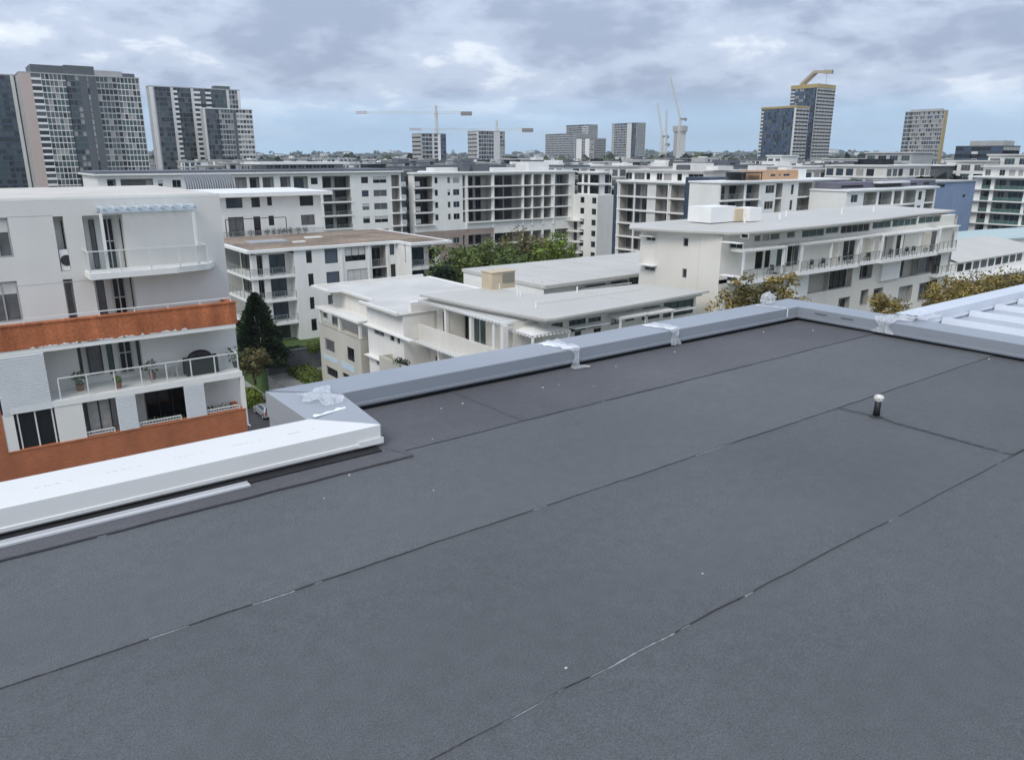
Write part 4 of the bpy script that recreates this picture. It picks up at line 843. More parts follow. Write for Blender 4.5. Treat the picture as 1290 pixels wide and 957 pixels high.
# rooftop bits
def pipe(p, h, r_, owner): mb = MB(); mb.tube([p, (p[0], p[1], p[2] + h), (p[0], p[1], p[2] + h + 0.05)], [r_, r_, r_ * 1.5], 8); part(mb, 'roof_vent', TRIM, owner)
for (px, py) in ((652, 372), (655.5, 374), (675, 388), (683, 362), (671, 359), (629, 364), (727, 369)):
    p = onz(px, py, ZW + .02); pipe(p, 0.5, 0.07, J)
a = onz(609, 365, ZW); b = onz(644, 362, ZW)
u = thing('rooftop_unit', 'beige louvred plant box standing on the pale flat roof', 'rooftop unit', ((a.x + b.x) / 2, (a.y + b.y) / 2, ZW + 0.02))
x0, x1, y0, y1 = a.x + 0.5, b.x + 0.3, min(a.y, b.y) - 0.2, max(a.y, b.y) + 1.0; zt_ = ZW + 1.55
mb = MB(); mb.box(x0, x1, y0, y1, ZW + 0.02, zt_); part(mb, 'casing', BEIGE, u)
mb = MB(); mb.box(x0 - 0.08, x1 + 0.08, y0 - 0.08, y1 + 0.08, zt_ + 0.002, zt_ + 0.07); part(mb, 'lid', BEIGE, u)
for k in range(9): z = ZW + 0.55 + k * 0.1; mb = MB(); mb.box(x0 + (x1 - x0) * 0.45, x1 - 0.12, y0 - 0.05, y0 - 0.002, z, z + 0.055); part(mb, 'louvre', mat('unit_louvre', (0.30, 0.29, 0.25), 0.7, 0), u)

def rows(B, F, s0, s1, n, zs, o, w=1.6, h=1.5, fr=FRAMED):          # plain windows on the storeys further down
    for z in zs:
        for k in range(n): c = s0 + (s1 - s0) * (k + .5) / n; window(B, F, c - w / 2, c + w / 2, z, z + h, o, 2, rnd.choice([P_DARK, P_GREY, P_DARK, P_BLUE]), fr)
rows(LB, F1, X0 + 1, F1.s(311, 530) - 1, 6, [zbt - 3.2 - 3.0 * k for k in range(4)], -0.09, 2.0, 1.5, FRAMEW)
rows(J, UF, xw0 + 1, xw1 - 1, 4, (-17.2, -20.2, -23.4), -0.09); rows(J, Fr('U', yr1), xf + 1.2, xf + 3.0, 1, (-17.5, -20.5, -23.6), -0.09, 1.2)
rows(J, VM, VM.s(493, 445) + 1, VM.s(562, 460) - 1, 3, (gz1 - 4.2, gz1 - 7.0), -1.40, 1.4, 1.4)
rows(J, VF, -52, -46.8, 2, (-17.2, -20.2, -23.4), -0.09, 1.2)

# ------------------------------------------------------------------ long flat-roofed block behind it
ZI = -11.0
I_ = thing('flat_roofed_block', 'low block with a broad pale grey metal roof before the trees', 'building', (62, 68, GZ))
slab(I_, [(48.7, 60.0), (62.7, 60.4), (78, 60.8), (78, 75.0), (48.7, 75.4)], ZI - 0.35, ZI, ROOFG, 'roof')
shell(I_, 48.9, 77.8, 61.4, 75.2, GZ, ZI - 0.35, WHITE, 't')
mb = MB(); mb.quad((48.85, 60.3, GZ), (48.85, 60.3, ZI - 0.36), (48.85, 75.3, ZI - 0.36), (48.85, 75.3, GZ)); part(mb, 'gable_wall', WHITE, I_)
UI = Fr('U', 61.37)
for q, dv in (((737, 360, 762, 366), 3), ((770, 355, 790, 363), 3), ((793, 350, 803, 360), 1)):
    a, b, c, d = UI.rect(*q); window(I_, UI, a, b, c, d, -0.08, dv, P_DARK, FRAMED)
a, b = UI.s(725, 360), UI.s(789, 353); mb = MB(); mb.box(a, b, 60.5, 61.3, ZI - 1.05, ZI - 0.95); part(mb, 'sun_hood', TRIM, I_)
for k in range(5): x = 51.5 + k * 5.6; mb = MB(); mb.box(x - .03, x + .03, 60.3, 75.1, ZI + 0.002, ZI + 0.035); part(mb, 'roof_seam', ROOFG, I_)

# ------------------------------------------------------------------ white block with the long curved roof on the right
ZH = -5.0; VH = Fr('V', 57.6); UH = Fr('U', 45.4)
H = thing('apartment_block', 'long cream block with a sweeping thin roof and pergola balconies', 'apartment block', (78, 50, GZ))
yL, yN = -VH.s(807, 300), 45.4
CRW = mat('cream_white_render', (0.70, 0.68, 0.62), 0.85, 0.05, 0.2, streak=0.02)
facade(H, VH, -yL, -yN, GZ, ZH - 0.4, CRW, [W(VH, *q, div=dv, pane=P_DARK, frame=FRAME, shade=0) for q, dv in (((814, 298, 825.6, 304), 2), ((861, 299.5, 866.7, 311), 1), ((933, 294, 942, 301), 1), ((919, 305.7, 935, 314), 2), ((812, 335, 825, 342), 2), ((859.7, 338, 864.5, 350.6), 1), ((916, 348, 927, 355), 2))])
for (x, y, x2) in ((810, 331.5, 828), (913, 345, 937), (914, 303.5, 938), (812, 295.5, 828)):
    s0, z = VH.px(x, y); s1 = VH.s(x2, y); mb = MB(); VH.box(mb, s0, s1, -0.75, -0.003, z - 0.08, z); part(mb, 'sun_hood', TRIM, H)
for px in (826, 880): s, _ = VH.px(px, 330); mb = MB(); VH.box(mb, s - 0.012, s + 0.012, -0.006, -0.002, GZ, ZH - 0.5); part(mb, 'render_joint', JNT, H)
XHE = UH.s(1202, 300)
shell(H, 57.6, XHE, 45.4, yL, GZ, ZH - 0.4, CRW, 'fl')
rp = [(56.5, yL + 0.6), (56.6, 49.0), (57.3, 44.4), (59.0, 43.5), (62, 43.3), (72, 43.6), (85, 44.6), (94, 45.8), (XHE + 1.5, 46.4), (XHE + 2, 57.5), (58, 57.5)]
rise = [-0.35, -0.15, 0, 0, 0, 0, 0, 0, 0, 0.15, -0.1]
slab(H, rp, [ZH - 0.16 + r_ for r_ in rise], [ZH + 0.02 + r_ for r_ in rise], ROOFG, 'roof')
rp2 = [(57.0, yL + 0.3), (57.1, 48.4), (57.9, 45.0), (59.4, 44.3), (62, 44.1), (72, 44.4), (85, 45.4), (94, 46.6), (XHE + 1, 47.2), (XHE + 1.2, 57), (58.5, 57)]
slab(H, rp2, [ZH - 0.42 + r_ * .8 for r_ in rise], [ZH - 0.17 + r_ for r_ in rise], CRW, 'roof_soffit')
for (px, py, w, d, h, m_) in ((895, 279, 4.0, 3, 1.5, TRIM), (927, 277, 2.6, 2, 1.2, BEIGE), (944, 277, 2.0, 2, 1.3, TRIM)):
    p = onz(px, py, ZH + 0.2); mb = MB(); mb.box(p.x, p.x + w, p.y, p.y + d, ZH + 0.02, ZH + 0.1 + h); part(mb, 'rooftop_unit', m_, H)
for (px, py) in ((982, 277), (990, 273), (938, 281), (1060, 270), (1100, 267)): pipe(onz(px, py, ZH + 0.1), 0.7, 0.1, H)
xN, xF = 57.6, UH.s(1199, 300)
# clerestory strip
zc0 = UH.z(975, 305)
facade(H, UH, xN, xF, zc0, ZH - 0.4, CRW, [W(UH, a, 297 - (a - 950) * .115, b, 304 - (a - 950) * .118, div=max(1, (b - a) // 7), pane=p, frame=FRAME, shade=0) for a, b, p in ((951, 958, P_GREY), (961, 969, P_CURT), (971, 982, P_GREY), (992, 1001, P_GREY), (1011, 1038, P_GREEN), (1041, 1056, P_GREEN), (1060, 1095, P_DARK), (1100, 1122, P_GREEN), (1125, 1155, P_GREEN), (1158, 1185, P_GREEN))], 'wall')
# balcony floor
zb = UH.z(1009, 341, -0.9); zb2 = zb - 3.05; zb3 = zb2 - 3.05
facade(H, UH, xN, xF, zb, zc0, CRW, [W(UH, a, 309 - (a - 960) * .09, b, 338 - (a - 960) * .1, div=dv, pane=p, frame=f) for a, b, dv, p, f in ((953, 960, 1, P_DARK, FRAMED), (965, 969, 1, P_DARK, FRAMED), (980, 989, 1, P_GREEN, FRAMEW), (992, 999, 1, P_DARK, FRAMED), (1000, 1007, 1, P_GREEN, FRAMEW), (1064, 1076, 2, P_DARK, FRAMEW), (1110, 1115, 1, P_DARK, FRAMED), (1117, 1124, 1, P_CURT, FRAMEW), (1131, 1137, 1, P_DARK, FRAMED), (1172, 1179, 1, P_GREY, FRAMEW))], 'wall')
UB = Fr('U', 44.4)
segs = [(961, 990, 43.6), (990, 1010, 44.5), (1010, 1083, 43.9), (1083, 1110, 44.3), (1110, 1180, 43.9), (1180, 1203, 44.6)]
for i, (a, b, y) in enumerate(segs):
    Fb = Fr('U', y); x0, x1 = Fb.s(a, 335), Fb.s(b, 325)
    if i == 0: x0 = xN + 1.2
    slab(H, rectp(x0 + 0.002, x1, y, 45.39), zb - 0.35 - 0.003 * i, zb - 0.003 * i, TRIM, 'balcony_slab')
    balustrade(H, Fb, x0 + 0.05, x1 - 0.05, zb, 0.08, 'glass', 1.0, 1.0)
    zpg = zb + 2.75; pergola(x0, x1 - 0.02, y + 0.05, 45.3, zpg - 0.002 * i, max(4, int((x1 - x0) / 0.45)), 'x', H)
    n = max(1, int((x1 - x0) / 3.6))
    for k in range(n + 1):
        x = x0 + 0.12 + (x1 - x0 - 0.24) * k / n; mb = MB(); mb.box(x - .10, x + .10, y + 0.12, y + 0.32, zb, zpg - 0.19); part(mb, 'pergola_post', TRIM, H)
for px in (1046, 1090, 1160): s = UH.s(px, 320); mb = MB(); mb.box(s - .12, s + .12, 44.5, 45.39, zb, zc0 - 0.2); part(mb, 'blade_wall', CRW, H)
for k, px in enumerate((972, 1022, 1036, 1054, 1068, 1092, 1120, 1140, 1148, 1165)):
    x = UH.s(px, 330, -.7); yq = 44.75; t = thing('balcony_chair', 'dark outdoor chair behind the long pergola balcony rail', 'chair', (x, yq, zb), 'chairs along the pergola balcony')
    mb = MB(); mb.box(x - .25, x + .25, yq - .22, yq + .22, zb + .42, zb + .47); part(mb, 'seat', BLACK, t); mb = MB(); mb.box(x + .2, x + .25, yq - .22, yq + .22, zb + .47, zb + .92); part(mb, 'backrest', BLACK, t)
    for dx in (-.22, .22):
        for dy in (-.2, .2): mb = MB(); mb.box(x + dx - .02, x + dx + .02, yq + dy - .02, yq + dy + .02, zb, zb + .42); part(mb, 'leg', BLACK, t)
# storeys below
def L(F, x0, y0, x1, y1, **kw): it = W(F, x0, y0, x1, y1); it.update(k='l', dp=0.55); it.update(kw); return it
facade(H, UH, UH.s(992, 350), xF, GZ, zb - 0.36, CREAM, [L(UH, 1015, 342, 1042.5, 366, doors=[], rail=None), L(UH, 1046, 339, 1072, 361, doors=[(0.1, .9)], pane=P_DARK, rail=None, frame=FRAMED), L(UH, 1085, 329, 1097.7, 350, doors=[(.05, .95)], rail=None, pane=P_DARK), L(UH, 1132, 327, 1154, 347, doors=[(.0, .5)], rail=None, pane=P_DARK), L(UH, 1156, 322.5, 1177, 343, doors=[(.05, .95)], rail=None, pane=P_GREY),
    L(UH, 1057, 376, 1069, 390, doors=[(0, 1)], rail=None, pane=P_DARK), L(UH, 1085, 366, 1092, 384, doors=[(0, 1)], rail=None, pane=P_GREY), L(UH, 1101, 364, 1110, 382, doors=[(0, 1)], rail=None, pane=P_DARK), L(UH, 1133, 361.6, 1147, 379, doors=[(0, 1)], rail=None, pane=P_CURT), L(UH, 1158.6, 357, 1172, 377, doors=[(0, 1)], rail=None, pane=P_GREY)], 'wall')
facade(H, UH, xN, UH.s(992, 350), GZ, zb - 0.36, CRW, [L(UH, 962, 350, 972, 372, doors=[(0, 1)], rail=None, pane=P_DARK), L(UH, 978, 347, 986, 356, doors=[], rail=None)], 'wall')
for (a, y0, b, y1) in ((1012, 340, 1046, 344), ): pass
mb = MB(); a, b, c, d = UH.rect(990, 346, 1014, 372); UH.box(mb, a, b, -0.25, -0.003, c, zb - 0.37); part(mb, 'white_panel', TRIM, H); mb = MB(); a, b, c, d = UH.rect(1110, 331, 1130, 350); UH.box(mb, a, b, -0.25, -0.003, c, zb - 0.38); part(mb, 'white_panel', TRIM, H)
# end bay at the far right with stacked small balconies
E_ = Fr('U', 44.6)
for k, z in enumerate((zb2, zb3)):
    x0, x1 = E_.s(1181, 340), E_.s(1204, 340); slab(H, rectp(x0, x1, 44.6, 45.38), z - 0.3, z, TRIM, 'balcony_slab'); balustrade(H, E_, x0, x1, z, 0.05, 'glass', 1.0); window(H, UH, x0 + 0.3, x0 + 2.0, z, z + 2.3, -0.08, 2, P_DARK, FRAMED, name='sliding_door')
# ------------------------------------------------------------------ the row of mid-rise blocks
def cols(F, spec, floors, yref, fh=3.05):
    """spec: (px0, px1, kind, options); one opening on each floor"""
    out = []
    for (p0, p1, k, *op) in spec:
        op = op[0] if op else {}
        a, b = F.s(p0, yref), F.s(p1, yref)
        for i, z in enumerate(floors):
            if i not in op.get('rows', range(99)): continue
            kw = {q: v for q, v in op.items() if q != 'rows'}
            if k == 'w': it = dict(s=(a, b), z=(z + op.get('sill', 0.85), z + op.get('head', 2.35)), k='w')
            else: it = dict(s=(a, b), z=(z, z + op.get('head', fh - 0.38)), k='l')
            it.update(kw); out.append(it)
    return out
def edges(B, F, px0, px1, floors, yref, m=TRIM, ex=0.25, h=0.32):
    a, b = F.s(px0, yref), F.s(px1, yref)
    for z in floors: mb = MB(); F.box(mb, a, b, -ex, -0.003, z - h + 0.05, z + 0.02); part(mb, 'balcony_edge', m, B)
def roofbox(B, F, px0, px1, y, d0, d1, h, m, name='rooftop_room'):
    a, b = F.s(px0, y), F.s(px1, y); mb = MB(); F.box(mb, a, b, d0, d1, B['zt'], B['zt'] + h); return part(mb, name, m, B)
# far white block, x 122..510
F4 = Fr('U', 169.0); zt = F4.z(440, 217.5); fl = [zt - 3.35 - 3.05 * k for k in range(7)]
x0, x1 = F4.s(122, 225), F4.s(505, 225)
E4 = thing('apartment_block', 'long white block with a flat slate roof behind the two-storey white one', 'apartment block', ((x0 + x1) / 2, 176, GZ)); E4['zt'] = zt
d1 = {'doors': [(0.03, 0.42), (0.55, 0.97)], 'rail': None, 'pane': P_DARK, 'frame': FRAMED}
sp = [(406, 441, 'l', d1), (455, 464, 'w', {'div': 1}), (470, 487, 'w', {'div': 2}), (493, 503, 'l', {'doors': [(0.1, 0.5)], 'rail': None}), (391.6, 400.5, 'w', {'rows': [0], 'div': 1, 'pane': P_DARK})]
sp += [(a, b, 'l', {'rows': [0], 'doors': [(0.0, 0.8)], 'rail': None, 'frame': FRAMED, 'dp': 1.0}) for a, b in ((135, 146), (152, 193), (296, 311), (314.5, 327), (331, 345), (353, 366), (370, 388))] + [(199, 205, 'w', {'rows': [0], 'div': 1}), (217, 228, 'w', {'rows': [0], 'pane': P_DARK})]
facade(E4, F4, x0, x1, GZ, zt, WHITE, cols(F4, sp, fl, 230))
edges(E4, F4, 404, 443, fl[1:], 230); edges(E4, F4, 492, 508, fl[1:], 230, ex=0.9)
for z in fl[1:]: balustrade(E4, F4, F4.s(406, 230), F4.s(441, 230), z, -0.1, 'glass', 0.9, 3)
shell(E4, x0, x1, 169, 186, GZ, zt, WHITE, 'f')
slab(E4, rectp(x0 - 0.6, x1 + 0.4, 168.2, 187), zt + 0.002, zt + 0.30, TRIM, 'roof_edge'); slab(E4, rectp(x0 - 0.3, x1 + 0.2, 168.6, 186.6), zt + 0.302, zt + 0.75, SLATE, 'roof')
# curved corrugated skylight in front of it, on the block between
a, b = F4.s(229, 230, -6), F4.s(290, 230, -6); zl = F4.z(250, 243, -6)
sk = thing('barrel_roof', 'dark corrugated barrel roof low in front of the long white block', 'roof', ((a + b) / 2, 163, zl))
n = 20
CORR = mat('corrugated_dark', (0.16, 0.17, 0.19), 0.45, 0.1, 1)
for k in range(n):
    s0 = a + (b - a) * k / n; s1 = a + (b - a) * (k + 1) / n - 0.12; mb = MB()
    mb.grid(lambda u, v: (s0 + (s1 - s0) * u, 163 - 0.2 - 2.8 * math.cos(v * math.pi / 2), zl + 0.6 + 3.0 * math.sin(v * math.pi / 2)), 1, 8); part(mb, 'corrugated_sheet', CORR, sk)
mb = MB(); mb.box(a - 0.3, b + 0.3, 160.0, 166, zl - 8, zl + 0.55); part(mb, 'wall', MIDG, sk)
# white-roofed penthouse above it
F4b = Fr('U', 178.0); a, b = F4b.s(324, 205), F4b.s(437, 205); z = F4b.z(380, 206.5)
P4 = thing('penthouse', 'glazed penthouse under a long thin white roof on the long block', 'penthouse', ((a + b) / 2, 181, zt + 0.75))
mb = MB(); mb.box(a, b, 176.8, 187, z - 0.1, z + 0.45); part(mb, 'roof', TRIM, P4); mb = MB(); mb.box(a + 1.5, b - 1, 178.1, 186, zt + 0.7, z - 0.1); part(mb, 'wall', MIDG, P4)
for k in range(9):
    s = a + 2 + (b - a - 5) * k / 9; window(P4, F4b, s, s + (b - a - 5) / 9 - 0.3, zt + 0.9, z - 0.25, 0.02, 2, rnd.choice([P_DARK, P_BLUE, P_GREY]), FRAME)
# dark stair block between
F4c = Fr('U', 172.5); a, b = F4c.s(500, 225), F4c.s(526, 225)
DS = thing('stair_block', 'dark grey stair block with small white balconies between two white blocks', 'building', ((a + b) / 2, 176, GZ))
mb = MB(); mb.box(a, b, 172.5, 186, GZ, zt + 0.2); part(mb, 'wall', DARKG, DS)
for z in fl[:5]:
    for (f0, f1) in ((0.02, 0.30), (0.66, 0.98)):
        mb = MB(); mb.box(a + (b - a) * f0, a + (b - a) * f1, 171.3, 172.49, z - 0.2, z + 0.95); part(mb, 'balcony', WHITE, DS)
    window(DS, F4c, a + (b - a) * 0.38, a + (b - a) * 0.58, z + 0.2, z + 2.2, -0.08, 1, P_DARK, FRAMED)
# long balcony block, x 522..724
F5 = Fr('U', 170.0); zt = F5.z(620, 218); fl = [zt - 3.2 - 3.02 * k for k in range(8)]
x0, x1 = F5.s(521, 240), F5.s(724, 240)
B5 = thing('apartment_block', 'seven-storey white balcony block with brown lower floors behind the trees', 'apartment block', ((x0 + x1) / 2, 178, GZ)); B5['zt'] = zt
zbrown = F5.z(600, 288)
sp = [(523, 545, 'l', {'dp': 2.4, 'rail': None, 'doors': [(0.25, 0.98)], 'frame': FRAMED, 'pane': P_DARK}), (548, 552, 'w', {'div': 1, 'pane': P_DARK}), (564, 567.5, 'w', {'div': 1}), (571, 579, 'w', {'div': 2}), (583, 586, 'l', {'dp': 2.4, 'rail': None, 'doors': [(0, 1)], 'pane': P_DARK}), (590, 619, 'l', {'dp': 2.4, 'rail': None, 'doors': [(0.02, 0.40), (0.52, 0.75)], 'pane': P_DARK, 'frame': FRAMED}), (623, 657, 'l', {'dp': 2.4, 'rail': None, 'doors': [(0.1, 0.48), (0.54, 0.82)], 'pane': P_DARK, 'frame': FRAMED}), (660, 669, 'l', {'dp': 2.4, 'rail': None, 'doors': [(0, 1)], 'pane': P_BLUE}), (671, 682, 'l', {'dp': 2.4, 'rail': None, 'doors': [(0, .5)], 'pane': P_DARK}), (685, 694, 'l', {'dp': 2.4, 'rail': None, 'doors': [(0, .9)], 'pane': P_DARK}), (699, 716, 'l', {'dp': 2.4, 'rail': None, 'doors': [(0, 0.33), (.48, .95)]})]
facade(B5, F5, x0, x1, zbrown, zt, WHITE, cols(F5, sp, [z for z in fl if z >= zbrown - 0.1], 250))
lowf = [z for z in fl if z < zbrown - 0.1]
lowf = lowf if zbrown - lowf[0] > 2.8 else lowf[1:]
xw = F5.s(622, 290)
facade(B5, F5, x0, xw, GZ, zbrown, BROWNW, cols(F5, [q for q in sp if q[1] < 621], lowf, 290), 'brown_wall')
facade(B5, F5, xw, x1, GZ, zbrown, WHITE, cols(F5, [q for q in sp if q[0] > 621], lowf, 290), 'wall')
up_ = [z for z in fl if z >= zbrown - 0.1]
edges(B5, F5, 521, 546, up_, 250, ex=0.7); edges(B5, F5, 588, 683, up_, 250, ex=0.7); edges(B5, F5, 684, 718, up_, 250, ex=0.4)
for px in (587, 620.5, 658.5, 670, 683.5, 697): s = F5.s(px, 250); mb = MB(); F5.box(mb, s - 0.22, s + 0.22, -0.35, -0.004, zbrown, zt - 0.02); part(mb, 'pilaster', TRIM, B5)
shell(B5, x0, x1, 170, 187, GZ, zt, WHITE, 'f')
slab(B5, rectp(x0 - 0.3, x1 + 0.1, 169.2, 187.5), zt + 0.002, zt + 0.4, TRIM, 'roof')
B5['zt'] = zt + 0.4
roofbox(B5, F5, 591, 600, 214, 3, 8, 1.9, DARKG); roofbox(B5, F5, 604.5, 625, 214, 3, 8, 1.9, DARKG); roofbox(B5, F5, 560, 590, 214, 5, 9, 1.0, PALEG); roofbox(B5, F5, 680, 706, 208, 5, 11, 2.3, PALEG); roofbox(B5, F5, 640, 676, 214, 6, 12, 0.8, PALEG)
# white corner wing, x 726..773
V5 = Fr('V', 148.0); yN = -V5.s(753, 250); U5 = Fr('U', yN); xe = U5.s(773, 260)
zt2 = V5.z(740, 218); zb_ = V5.z(740, 245.5)
B5b = thing('apartment_block', 'white corner wing with few small windows and dark glazed top floors', 'apartment block', (152, 165, GZ)); B5b['zt'] = zt2
f2 = [zb_ - 3.0 - 3.0 * k for k in range(6)]
facade(B5b, V5, -169.9, -yN, GZ, zb_, WHITE, cols(V5, [(731, 736, 'w', {'div': 1, 'pane': P_DARK, 'sill': 0.7}), (745.5, 751, 'w', {'div': 1, 'pane': P_DARK, 'sill': 0.7})], f2, 260))
facade(B5b, U5, 148.0, xe, GZ, zb_, PALEG, [], 'wall'); shell(B5b, 148, xe, yN, 169.9, GZ, zb_, WHITE, 'fl')  # front face greyed to paint in its shade; the wing itself is white
V5t = Fr('V', 149.5); ft = [zb_, zb_ + (zt2 - zb_) / 2]; hh = (zt2 - zb_) / 2
facade(B5b, V5t, -169.8, -(yN + 1.5), zb_, zt2, WHITE, [dict(s=(V5t.s(a, 230), V5t.s(b, 230)), z=(z + 0.25, z + hh - 0.45), k='w', div=d, pane=p, frame=FRAMED) for z in ft for a, b, d, p in ((728, 733, 1, P_DARK), (735.5, 740.5, 1, P_DARK), (743, 755, 2, P_DARK))], 'upper_wall')
U5t = Fr('U', yN + 1.5); facade(B5b, U5t, 149.5, xe - 0.5, zb_, zt2, PALEG, [dict(s=(U5t.s(762, 230), U5t.s(770, 230)), z=(z + 0.25, z + hh - 0.45), k='w', div=1, pane=P_DARK, frame=FRAMED) for z in ft], 'upper_wall')  # same greyed render, shade put into the colour of this face
mb = MB(); mb.box(148.9, xe + 0.2, yN + 0.9, 169.9, zt2, zt2 + 0.4); mb.box(149.0, xe, yN + 1.0, 169.8, zb_ + hh - 0.2, zb_ + hh + 0.05); part(mb, 'roof', TRIM, B5b)
shell(B5b, 149.5, xe - 0.5, yN + 1.5, 169.8, zb_, zt2, WHITE, 'fl')
zs_ = V5.z(722, 276)
for k in range(4):
    z = zs_ - 3.0 * k; mb = MB(); mb.box(145.6, 147.99, 165.4, 169.8, z - 0.3, z); part(mb, 'balcony_slab', TRIM, B5b); window(B5b, V5, -169.4, -168.0, z - 2.9, z - 0.6, -0.08, 1, P_DARK, FRAMED, name='sliding_door')
# balcony block, x 777..895
V6 = Fr('V', 130.0); y0, y1 = -V6.s(778, 240), -V6.s(880, 240); zt = V6.z(800, 229.5); fl = [zt - 3.05 * (k + 1) for k in range(7)]
B6 = thing('apartment_block', 'grey and white balcony block with a set-back top floor behind the curved roof', 'apartment block', (138, 122, GZ)); B6['zt'] = zt
sp = [(781, 815, 'l', {'dp': 2.2, 'doors': [(0.05, .22), (.28, .5), (.6, .97)], 'frame': FRAMED, 'rail': None}), (826, 841, 'l', {'dp': 2.2, 'doors': [(.3, .8)], 'pane': P_GREY, 'rail': None}), (845, 863, 'l', {'dp': 2.2, 'doors': [(.45, .98)], 'pane': P_GREY, 'rail': None}), (866, 878.5, 'l', {'dp': 2.2, 'doors': [(0, 1)], 'pane': P_DARK, 'frame': FRAMED})]
facade(B6, V6, -y0, -y1, GZ, zt, PALEG, cols(V6, sp, fl, 250)); edges(B6, V6, 778, 880, fl, 250, ex=0.3, h=0.36)
for px in (779, 800, 842.5, 864.5): s = V6.s(px, 250); mb = MB(); V6.box(mb, s - 0.14, s + 0.14, -0.31, -0.004, GZ, zt - 0.02); part(mb, 'pilaster', TRIM, B6)
shell(B6, 130, 150, y1, y0, GZ, zt, PALEG, 'l')
mb = MB(); mb.box(129.5, 150.3, y1 - 0.2, y0 + 0.2, zt + 0.002, zt + 0.35); part(mb, 'terrace_edge', TRIM, B6)
V6t = Fr('V', 132.5); zt3 = V6t.z(820, 215.5); z6 = zt + 0.35
facade(B6, V6t, -(y0 - 1), -(y1 + 1), z6, zt3, WARMW, [dict(s=(V6t.s(a, 224), V6t.s(b, 224)), z=(z6 + 0.15, zt3 - 0.45), k='w', div=d, pane=p, frame=FRAME) for a, b, d, p in ((788, 796, 1, P_DARK), (799, 812, 3, P_GREY), (814, 819, 1, P_DARK), (827, 834, 2, P_DARK), (836, 846, 2, P_CURT), (853, 859, 1, P_DARK), (867, 886, 3, P_DARK))], 'upper_wall')
shell(B6, 132.5, 149, y1 + 1, y0 - 1, z6, zt3, WARMW, 'l'); mb = MB(); mb.box(131.8, 149.5, y1 + 0.5, y0 - 0.5, zt3, zt3 + 0.3); part(mb, 'roof', ROOFW, B6)
B6['zt'] = zt3 + 0.3
roofbox(B6, V6, 828, 853, 210, 5, 12, 1.4, PALEG); roofbox(B6, V6, 835.5, 850, 210, 4.2, 4.99, 1.1, DARKG); roofbox(B6, V6, 870, 885, 212, 5, 10, 0.9, WARMW)
# dark slot between blocks and navy wall
mb = MB(); mb.box(130.6, 150, y0 + .25, y0 + 1.9, GZ, zt - .6); solo(mb, 'party_wall', NAVY, 'tall navy slot wall squeezed between two white balcony blocks', 'wall', (140, y0 + 1, GZ))
U7n = Fr('U', 100.0); a, b = U7n.s(893, 240), U7n.s(932, 240); mb = MB(); mb.box(a, b, 100, 106, GZ, U7n.z(910, 223.5)); solo(mb, 'party_wall', NAVY, 'broad navy end wall behind the brick-topped white block', 'wall', ((a + b) / 2, 103, GZ))
# white block with the brick penthouse, x 907..1062
U7 = Fr('U', 92.7); zt = U7.z(960, 229.5); fl = [zt - 3.0 * (k + 1) for k in range(6)]; x0, x1 = U7.s(906.5, 240), U7.s(1066, 240)
B7 = thing('apartment_block', 'white block carrying a small orange brick penthouse behind the curved roof', 'apartment block', ((x0 + x1) / 2, 98, GZ)); B7['zt'] = zt
sp = [(908, 937, 'l', {'doors': [(.25, .5), (.7, .98)], 'pane': P_DARK, 'frame': FRAMED}), (940, 956, 'l', {'doors': [(0, 1)], 'pane': P_BLUE, 'frame': FRAMED}), (964, 975, 'w', {'pane': P_DARK}), (977, 985, 'l', {'doors': [], 'rail': None}), (996, 999.5, 'w', {'sill': .4, 'div': 1, 'pane': P_DARK}), (1005, 1022, 'l', {'doors': [(.05, .5)], 'pane': P_DARK, 'frame': FRAMED}), (1033, 1038.5, 'w', {'sill': .5, 'div': 1, 'pane': P_DARK}), (1045.5, 1062, 'l', {'doors': [(.1, .9)], 'rail': 'bars'})]
facade(B7, U7, x0, x1, GZ, zt, WHITE, cols(U7, sp, fl, 245)); edges(B7, U7, 906.5, 957, fl, 245, ex=0.5); edges(B7, U7, 1004, 1023, fl, 245)
shell(B7, x0, x1, 92.7, 99.8, GZ, zt, WHITE, 'f'); slab(B7, rectp(x0 - 0.2, x1 + 0.1, 92.1, 100), zt + 0.002, zt + 0.3, TRIM, 'roof')
B7['zt'] = zt + 0.3
U7p = Fr('U', 95.0); a, b = U7p.s(957, 222), U7p.s(1005, 222); z = U7p.z(980, 214.5)
PB = thing('penthouse', 'orange brick penthouse with small windows on the white block', 'penthouse', ((a + b) / 2, 97, zt + 0.3))
facade(PB, U7p, a, b, zt + 0.3, z, mat('pale_orange_brick', (0.52, 0.33, 0.20), 0.85, 0.1, 1), [dict(s=(U7p.s(p, 222), U7p.s(q, 222)), z=(zt + 0.9, z - 0.7), k='w', div=2, pane=P_DARK, frame=FRAME) for p, q in ((971, 977), (981, 983.5), (987, 995))]); shell(PB, a, b, 95, 99.5, zt + 0.3, z, MATS['pale_orange_brick'], 'f')
mb = MB(); mb.box(U7p.s(1005.5, 222), U7p.s(1013, 222), 94.6, 99, zt + 0.3, z + 0.1); part(mb, 'white_stack', TRIM, PB); mb = MB(); mb.box(U7p.s(958, 215), U7p.s(971, 215), 96, 98, z + 0.002, z + 0.9); part(mb, 'roof_box', TRIM, PB); mb = MB(); mb.box(U7p.s(996, 215), U7p.s(1003, 215), 96, 98, z + 0.002, z + 0.45); part(mb, 'roof_box', TRIM, PB)
